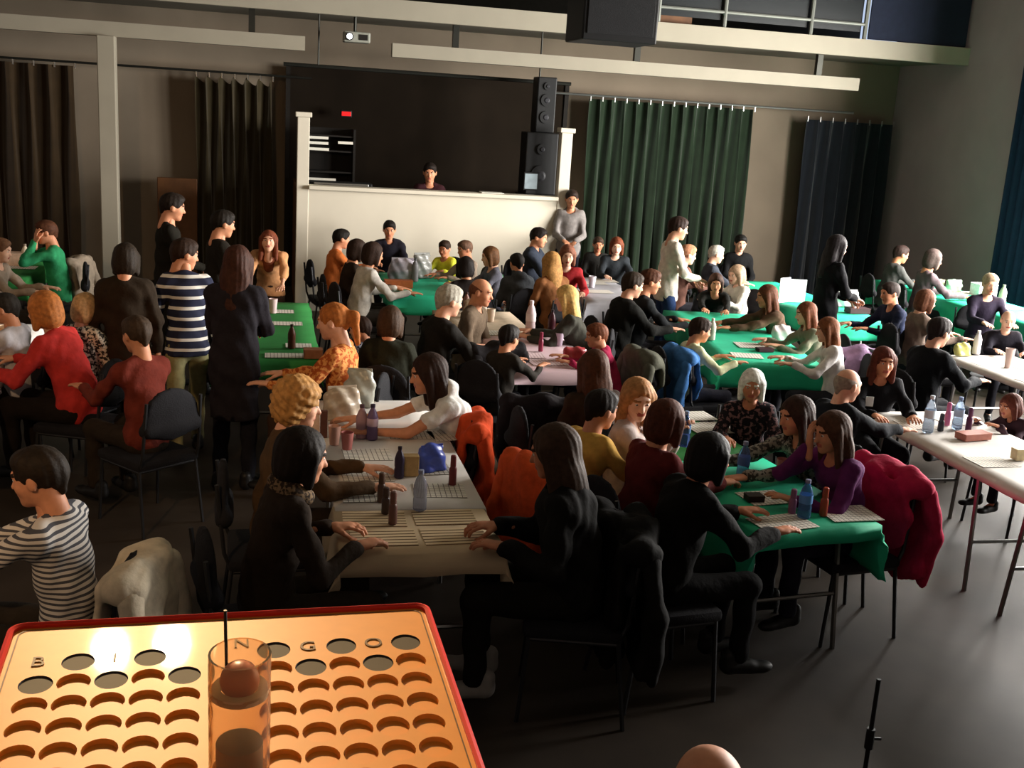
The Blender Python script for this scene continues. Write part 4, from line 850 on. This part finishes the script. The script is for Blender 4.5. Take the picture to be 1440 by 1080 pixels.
P(775, 355, 'person with long honey blond hair', 'below the standing person in grey', face=340, sc=.93, lean=8, arms='lap', hair='long', hc='b3834c', skn='a', top='8a5b39', leg='2a2520', lod=2)
P(799, 346, 'pink-faced person in a red top', 'before the standing person in grey', face=190, sc=.92, lean=8, arms='table', hair='bob', hc='7a4b38', skn='c', top='942529', leg='222228', lod=2)
P(805, 268, 'standing person in a grey hooded top', '', face=192, st='t', sc=0.98, lean=0, arms='front', hair='short', hc='2a1e18', skn='b', top='7b7572', leg='23242c', lod=2, extra='hood')
P(868, 335, 'person with a red-brown bob facing the camera', 'before the green curtain', face=192, sc=0.88, lean=6, arms='table', hair='bob', hc='6b3620', skn='c', top='2d3135', leg='222228', lod=2)
P(842, 334, 'dim person', 'left of the red-brown bob before the green curtain', face=190, sc=0.8, lean=6, arms='lap', hair='short', hc='3a2a20', skn='e', top='232220', leg='222228', lod=2)
P(970, 345, 'pink-faced person in a brown top', 'just right of the cream sweater', face=92, sc=.94, lean=8, arms='table', hair='short', hc='a87456', skn='c', top='6a4a40', leg='2a2a30', lod=2)
P(1010, 346, 'grey-haired person in a slate shirt', 'before the brown wall', face=100, sc=0.88, lean=8, arms='table', hair='short', hc='b4b0a4', skn='c', top='3b3f48', leg='222228', lod=2)
P(1043, 331, 'person in black with black hair', 'at the right edge of the green curtain', face=190, sc=0.92, lean=0, arms='lap', hair='short', hc='120f0d', skn='a', top='0f0f10', leg='121214', lod=2)
P(1008, 386, 'brown-haired person in black bending forward', 'beyond the slanted green table', face=200, sc=0.8, lean=26, arms='reach', hair='bob', hc='3b2317', skn='b', top='14130f', leg='1a1a20', lod=2)
P(1036, 374, 'child in an off-white top', 'beyond the slanted green table', face=250, sc=.8, lean=8, arms='table', hair='bob', hc='9a8068', skn='c', top='d3cbbf', leg='2a2a30', lod=2, child=True)
ob = P(605, 229, 'person working inside the dark sound booth', '', xy=(2.14, 14.95), st='t', face=190, sc=1.04, lean=4, arms='front', hair='short', hc='1c1410', skn='b', top='3a1f24', leg='17171a', lod=2)
ob[0].location.z = .12
P(262, 337, 'standing person in a navy and white striped shirt', '', face=350, st='t', sc=0.92, lean=10, arms='down', hair='short', hc='2b1b12', skn='b', topm=navy_stripe, leg='8c8660', lod=1, extra='stride', hy=75)
P(245, 273, 'tall standing person in dark clothes', 'above the striped shirt', face=80, st='t', sc=1.0, lean=2, arms='front', hair='short', hc='1e150f', skn='b', top='18150f', leg='17150f', lod=1)
st_ = P(316, 297, 'standing person in dark clothes with a shoulder strap', '', face=70, st='t', sc=0.95, lean=2, arms='down', hair='short', hc='1a130d', skn='b', top='1d1913', leg='17150f', lod=1)
P(335, 347, 'standing person in a long dark coat', 'at the near end of the green table', face=15, st='t', sc=0.95, lean=4, arms='front', hair='long', hc='3a1f14', skn='b', top='211e23', leg='1b1b22', lod=0, extra='long coat')
P(58, 412, 'person in a red sweater seen from behind', 'seated at the left-hand table', face=292, st='s', sc=1.0, lean=24, arms='table', hair='bob', hc='b06c36', skn='a', top='b8332f', leg='1c1612', lod=1, extra='stout')
P(122, 414, 'person with a pale bob in a speckled top', 'right of the red sweater', face=30, sc=0.86, lean=6, arms='lap', hair='bob', hc='b89468', skn='a', topm=pat_bw, leg='2a221a', lod=1)
P(177, 344, 'standing person in a dark coat', 'before the white column', face=5, st='t', sc=0.9, lean=2, arms='down', hair='bob', hc='241a10', skn='b', top='2b2117', leg='221b12', lod=1, extra='long coat')
P(190, 446, 'person in a brick red top', 'seated left of the striped shirt', face=320, sc=.94, lean=8, arms='table', hair='short', hc='3a2c20', skn='b', top='6a2c22', leg='2a221a', lod=1)
P(4, 414, 'person in a light grey sweater', 'cut by the left picture edge behind the red sweater', face=285, sc=0.86, lean=8, arms='table', hair='short', hc='2a2622', skn='b', top='bab6ba', leg='2a221a', lod=1)
# ---------------------------------------------------------------- coats on chairs, drinks, papers
def coat_chair(px, py, rz, c, label, clabel, z=.86, **k):
    p = at(px, py, z=z + .04); r = math.radians(rz); yx = Vector((0, -.265)); 
    ox = -yx.y * math.sin(r); oy = yx.y * math.cos(r); x, y = float(p[0]) - ox, float(p[1]) - oy
    chair(x, y, r, clabel); draped_coat(x, y, r, cloth(c) if isinstance(c, str) else c, label, z=z, **k)
coat_chair(672, 583, 80, 'd04a22', 'orange red jacket draped over a chair beside the white top', 'black padded chair under the orange red jacket', seed=1)
coat_chair(958, 488, -85, '3f6ea8', 'blue jacket draped over a chair left of the slanted green table', 'black padded chair under the blue jacket', seed=3, drop=.5)
coat_chair(903, 490, -80, '55554a', 'grey olive coat draped over a chair left of the blue jacket', 'black padded chair under the grey olive coat', seed=4)
coat_chair(700, 482, 20, '1d1a1c', 'black coat draped over a chair before the pinkish table', 'black padded chair under the black coat', seed=5, drop=.6)
coat_chair(1215, 488, 170, '8a6f8c', 'mauve coat draped over a chair behind the red-brown haired person', 'black padded chair under the mauve coat', seed=7)
coat_chair(110, 360, 70, '8a7c6c', 'grey coat draped over a chair right of the green shirt', 'black padded chair under the grey coat', seed=8)
coat_chair(760, 555, -10, '1c1719', 'dark brown coat over a chair before the long-haired person', 'black padded chair under the dark brown coat', seed=9, drop=.5)
chair(*tpos(1300, 520, .5), math.radians(170), 'empty black chair before the second white table')
chair(5.18, 5.35, math.radians(92), 'empty black chair on the right side of the right white table, farther one')
chair(5.18, 4.6, math.radians(88), 'empty black chair on the right side of the right white table, nearer one')
draped_coat(tw[1][0], tw[1][1], -tw[2], cloth('cfc0a8'), 'cream jacket hung over the chair of the striped knit sweater', seed=6, drop=.5)
draped_coat(yl[1][0], yl[1][1], -yl[2], cloth('d8562a'), 'bright orange jacket hung on the chair of the yellow tan top', seed=11, drop=.5)
draped_coat(bj[1][0], bj[1][1], -bj[2], cloth('131110'), 'black padded coat hung over the chair of the bulky black jacket', seed=12, drop=.62, w=.29)
draped_coat(bc[1][0], bc[1][1], -bc[2], cloth('100e0d'), 'long black coat hung over the chair at the near green table', seed=13, drop=.6, w=.27)
draped_coat(pu[1][0], pu[1][1], -pu[2], cloth('b01e44'), 'crimson coat hung over the chair of the purple top', seed=2, drop=.55, w=.3, z=.88)
# beige and white cloth
for i, (x, y, r) in enumerate(((.52, 4.6, 0), (.84, 4.6, 2), (.5, 4.83, -2), (.83, 4.84, 1))): sheet(0, 0, .29, .2, ('cream printed sheet, near left on the beige cloth', 'cream printed sheet, near right on the beige cloth', 'cream printed sheet, far left on the beige cloth', 'cream printed sheet, far right on the beige cloth')[i], m_sheetc, r, .747, 'game sheets on the beige cloth', (x, y))
for i, (x, y, r) in enumerate(((.5, 5.15, 0), (.52, 5.45, 3), (.86, 5.2, -3), (.55, 5.8, 2), (.84, 5.55, 4), (.84, 6.2, 0))): sheet(0, 0, .26, .21, ('gridded sheet nearest the beige cloth, left side', 'gridded sheet under the blond-curled person\'s hands', 'gridded sheet right of the lone clear bottle', 'gridded sheet before the reddish cup', 'gridded sheet by the dark red slim marker', 'gridded sheet under the bending person in white')[i], None, r, .752, 'game sheets on the long white cloth', (x, y))
bottle(590, 717, .2, .033, 'b8bccc', 'clear water bottle standing alone on the white cloth edge', '8a90a8')
dauber(536, 706, '5a4438', 'brown ink marker, farthest of three on the white cloth', .15); dauber(542, 722, '4a3a34', 'brown ink marker, middle of three on the white cloth', .13); dauber(552, 737, '6a4a42', 'red-brown ink marker, nearest of three on the beige cloth', .16)
bottle(561, 672, .17, .026, '3a3244', 'dark bottle behind the tan carton', '201c28', False); carton(577, 668, .08, .06, .1, 'b89a6a', 'small tan carton between dark bottle and blue bag')
bag(606, 662, .17, .15, '4a5ec0', 'blue and white snack bag on the white cloth', rot=20)
dauber(636, 682, '7a3a3c', 'dark red slim marker beside the black jacket sleeve', .16)
bottle(523, 618, .21, .033, '6a5878', 'purple bottle on the far white cloth', '3a3048', False, 'b8a0b0'); bottle(508, 616, .2, .033, '9a7c84', 'mauve bottle left of the purple bottle', '5a4450', False)
carton(437, 612, .1, .04, .14, 'e0c4b4', 'upright pale pink carton before the blond curls'); carton(455, 615, .04, .03, .15, '5a3a34', 'narrow dark carton right of the pale pink one')
bag(480, 590, .24, .22, 'a89a88', 'crumpled grey clear bag of snacks among the bottles', rot=15); bag(505, 572, .2, .26, '9a9a90', 'tall grey plastic bag behind the snacks', rot=-10)
cup(470, 625, .11, .036, 'c89a88', 'pinkish cup beside the crumpled bag'); cup(488, 632, .1, .036, 'b8706a', 'reddish cup nearest the dark-haired person'); sheet(640, 612, .3, .2, 'white paper under the bending person arm', None, 10, .752)
# near green table
sheet(1100, 735, .3, .2, 'white sheet at the front left of the near green table', None, 12); sheet(1193, 722, .28, .22, 'white sheet at the front right of the near green table', None, 2); sheet(1075, 700, .24, .2, 'white sheet by the black coat sleeve on the green cloth', None, 8)
bottle(1130, 728, .2, .033, '6aa0d8', 'blue clear water bottle at the front of the near green table', '8a8aa8', True, '5a8ac8'); dauber(1157, 725, 'a8442c', 'red-brown marker right of the front water bottle', .15)
bottle(1043, 675, .22, .034, '7a96c8', 'blue water bottle at the back of the near green table', '8088a8', True, '4a6aa8'); bottle(1036, 690, .16, .028, '5a3a38', 'short dark bottle left of the back water bottle', '2a1a1a', False) if 0 else None
dauber(1113, 722, '8a5a7a', 'mauve marker left of the front water bottle', .13); carton(1060, 704, .09, .07, .025, '2a1c18', 'flat dark case by the black coat on the green cloth'); cup(1098, 672, .11, .034, 'b87a74', 'pinkish cup in the middle of the near green table')
# joined table
sheet(1000, 602, .3, .26, 'white sheet at the right of the joined table', None, 7); sheet(920, 606, .24, .2, 'white sheet before the fair-haired child', None, 10); sheet(975, 585, .26, .22, 'white sheet at the far right of the joined table', None, 5)
bx, by = float(ch[1][0]), float(ch[1][1]); fa = ch[2]; bottle(0, 0, .2, .03, '5a7ac0', 'blue bottle held up by the fair-haired child', '8aa0c8', True, '3f6f9c', .9, (bx + math.sin(fa) * .345, by + math.cos(fa) * .345))
cup(878, 610, .1, .034, '3a8a78', 'teal cup beside the tan top')
# right tables
bottle(1304, 608, .25, .036, 'a8b8cc', 'tall clear water bottle at the left edge of the right white table', 'c8d0dc', True, 'c8d4e0'); bottle(1345, 603, .22, .034, '9ab0cc', 'clear blue bottle on the right white table', '7a90b8', True, 'a8bcd8')
dauber(1331, 598, 'c86a90', 'pink marker between the two clear bottles', .16); dauber(1361, 606, '5a2a4c', 'purple marker right of the clear blue bottle', .16); dauber(1322, 606, '2a2a30', 'black marker leaning beside the tall water bottle', .12)
carton(1368, 617, .22, .1, .035, 'a86a5a', 'reddish brown wallet on the right white table', rot=10); carton(1432, 646, .08, .06, .06, 'd8caa0', 'cream tub at the right picture edge')
for i, (x, y) in enumerate(((4.3, 6.4), (4.65, 6.5), (4.3, 5.6), (4.62, 5.4), (4.35, 4.9))): sheet(0, 0, .26, .21, ('gridded sheet at the far left of the right white table', 'gridded sheet at the far right of the right white table', 'gridded sheet beside the tall clear bottle', 'gridded sheet beside the cream tub', 'gridded sheet nearest the camera on the right white table')[i], None, 3 * i - 5, .748, 'game sheets on the right white table', (x, y))
cup(1417, 517, .17, .04, 'b8a098', 'tall beige cup on the second white table'); bottle(1372, 498, .22, .036, 'd8d4dc', 'white bottle at the far end of the second white table', 'e0dce4', False); bag(1352, 500, .16, .12, 'b8b468', 'yellow green snack bag on the second white table')
for i, (x, y) in enumerate(((6.2, 8.3), (6.5, 8.2), (6.2, 7.7))): sheet(0, 0, .26, .21, ('gridded sheet at the far left of the second white table', 'gridded sheet right of the white bottle', 'gridded sheet before the tall beige cup')[i], None, 4 * i, .748, 'game sheets on the second white table', (x, y))
# pinkish table
bottle(745, 470, .3, .045, 'd8c4c8', 'large white bottle on the pinkish table', 'e0d0d4', False, 'e8dcdc'); dauber(760, 494, '8a3048', 'maroon marker on the pinkish table', .16); cup(786, 486, .11, .036, 'b0a0b0', 'grey lilac cup on the pinkish table'); bag(808, 505, .2, .1, 'a83a40', 'red bag at the right of the pinkish table')
sheet(770, 510, .28, .2, 'pink printed sheet at the front of the pinkish table', m_sheetp, 3); sheet(745, 500, .24, .2, 'pink printed sheet left of the maroon marker', m_sheetp, -4); bottle(775, 470, .22, .034, '3a1c22', 'dark bottle behind the pinkish table', '20101a', False)
bag(668, 446, .22, .18, 'a08a74', 'tan snack bag on the tan cloth'); cup(690, 452, .12, .04, 'c8b4a0', 'beige cup on the tan cloth'); sheet(692, 468, .26, .2, 'white paper at the near end of the tan cloth'); bottle(655, 440, .2, .034, '7a5a50', 'brown bottle on the tan cloth', '3a2420', False)
# grass green table and the one behind
for i, (px, py, w, l) in enumerate(((405, 500, .34, 'pale sheet at the near end of the grass green cloth'), (420, 486, .2, 'white sheet right of the dark bottle on grass green cloth'), (402, 455, .28, 'cream sheet in the middle of the grass green cloth'), (396, 438, .22, 'sheet farthest along the grass green cloth'))): sheet(px, py, w, .16, l, None, 0)
bottle(410, 490, .19, .03, '4a2c20', 'brown bottle on the grass green cloth', '2a1810', False); cup(384, 440, .13, .04, 'd0b8b8', 'pale cup on the grass green cloth'); carton(440, 503, .14, .1, .06, '8a5a40', 'brown box at the right of the grass green cloth')
bag(566, 394, .34, .26, '9a949c', 'grey bag on the green cloth by the booth'); bag(592, 391, .26, .3, '8c8c88', 'taller grey bag beside the first by the booth', rot=20); carton(560, 404, .3, .12, .07, 'a0562e', 'orange brown box on the booth-side green cloth'); bottle(583, 396, .26, .04, '6c6a6c', 'grey bottle between the two grey bags', '3a3a3c', False)
for i, (px, py) in enumerate(((842, 410), (835, 398), (850, 395))): sheet(px, py, .3, .22, ('white sheet at the near end of the grey cloth', 'white sheet at the left of the grey cloth', 'white sheet at the far right of the grey cloth')[i])
cup(832, 404, .13, .045, 'c8c4cc', 'white cup on the grey cloth'); bottle(705, 404, .14, .035, '8ac89a', 'small green bottle beside the slate top', '5a9a6a', False, xy=None)
# slanted green table
sheet(1062, 486, .34, .24, 'white sheet in the middle of the slanted green cloth', None, -9); sheet(1050, 500, .26, .2, 'white sheet at the front of the slanted green cloth', None, -14); carton(1075, 494, .14, .08, .02, '3a1c24', 'flat dark red case on the slanted green cloth'); bag(1098, 478, .2, .14, 'd8d0d0', 'white paper bag on the slanted green cloth')
bottle(925, 462, .24, .045, 'b09aa4', 'mauve bottle at the far left of the slanted green cloth', '8a7484', False) if 0 else None
bottle(1000, 478, .2, .034, 'd8d4c8', 'pale bottle before the child in yellow', 'e0d8c8', False)
# far right tables
e = empty('score_paper', tuple(at(1110, 425, z=.752))); tag(e, 'large white folded paper standing on the green table behind', 'paper'); e.rotation_euler = (0, 0, .2)
MB().box((-.09, 0, .14), (.2, .008, .28), 0, Matrix.Rotation(.35, 4, 'Z')).build('leaf', mat('paper_bright', 'e6ecf0', rough=.6, noise=.03), e); MB().box((.09, .0, .13), (.2, .008, .26), 0, Matrix.Rotation(-.35, 4, 'Z')).build('leaf', mat('paper_bright', 'e6ecf0'), e)
bag(1190, 431, .3, .2, 'd0d0cc', 'white bag on the green table before the person in black'); cup(1200, 440, .13, .04, 'c0b4b4', 'pale cup at the near end of that green table'); carton(1205, 440, .24, .14, .05, '3a2024', 'dark red box on the green table by the person in black')
for i, (px, py, l) in enumerate(((1385, 421, 'white sheet at the front of the long green cloth'), (1358, 412, 'white sheet in the middle of the long green cloth'), (1412, 432, 'white sheet nearest the right edge on the long green cloth'))): sheet(px, py, .4, .3, l)
carton(1382, 415, .26, .2, .14, 'd8d8dc', 'white box on the long green cloth'); bag(1340, 410, .24, .16, '8aa88c', 'pale green bag on the long green cloth'); bottle(1408, 428, .24, .045, 'a0a890', 'olive bottle on the long green cloth', '7a8070', False); cup(1322, 408, .14, .045, 'd0c8a8', 'cream cup at the left of the long green cloth')
# left edge
bag(4, 500, .3, .2, 'd8a878', 'peach coloured bag on the left-hand table'); cup(8, 482, .13, .042, 'e0c0a0', 'peach cup on the left-hand table'); carton(14, 372, .3, .2, .12, 'c8a890', 'pale box on the far left green cloth'); bottle(36, 372, .22, .04, 'c8b8a0', 'pale bottle on the far left green cloth', '8a7a6a', False); sheet(30, 376, .3, .2, 'white sheet on the far left green cloth')
# name badge and strap belong to the people wearing them
MB().box((.09, .155, .83), (.055, .006, .07), .002).build('name_badge', mat('paper_bright', 'e6ecf0'), sm_[0])
MB().rod([(-.12, .1, 1.36), (-.02, .16, 1.18), (.1, .15, 1.02), (.17, .06, .9)], .012, 6).build('shoulder_strap', mat('strap_grey', '6a5f50', rough=.8), st_[0])
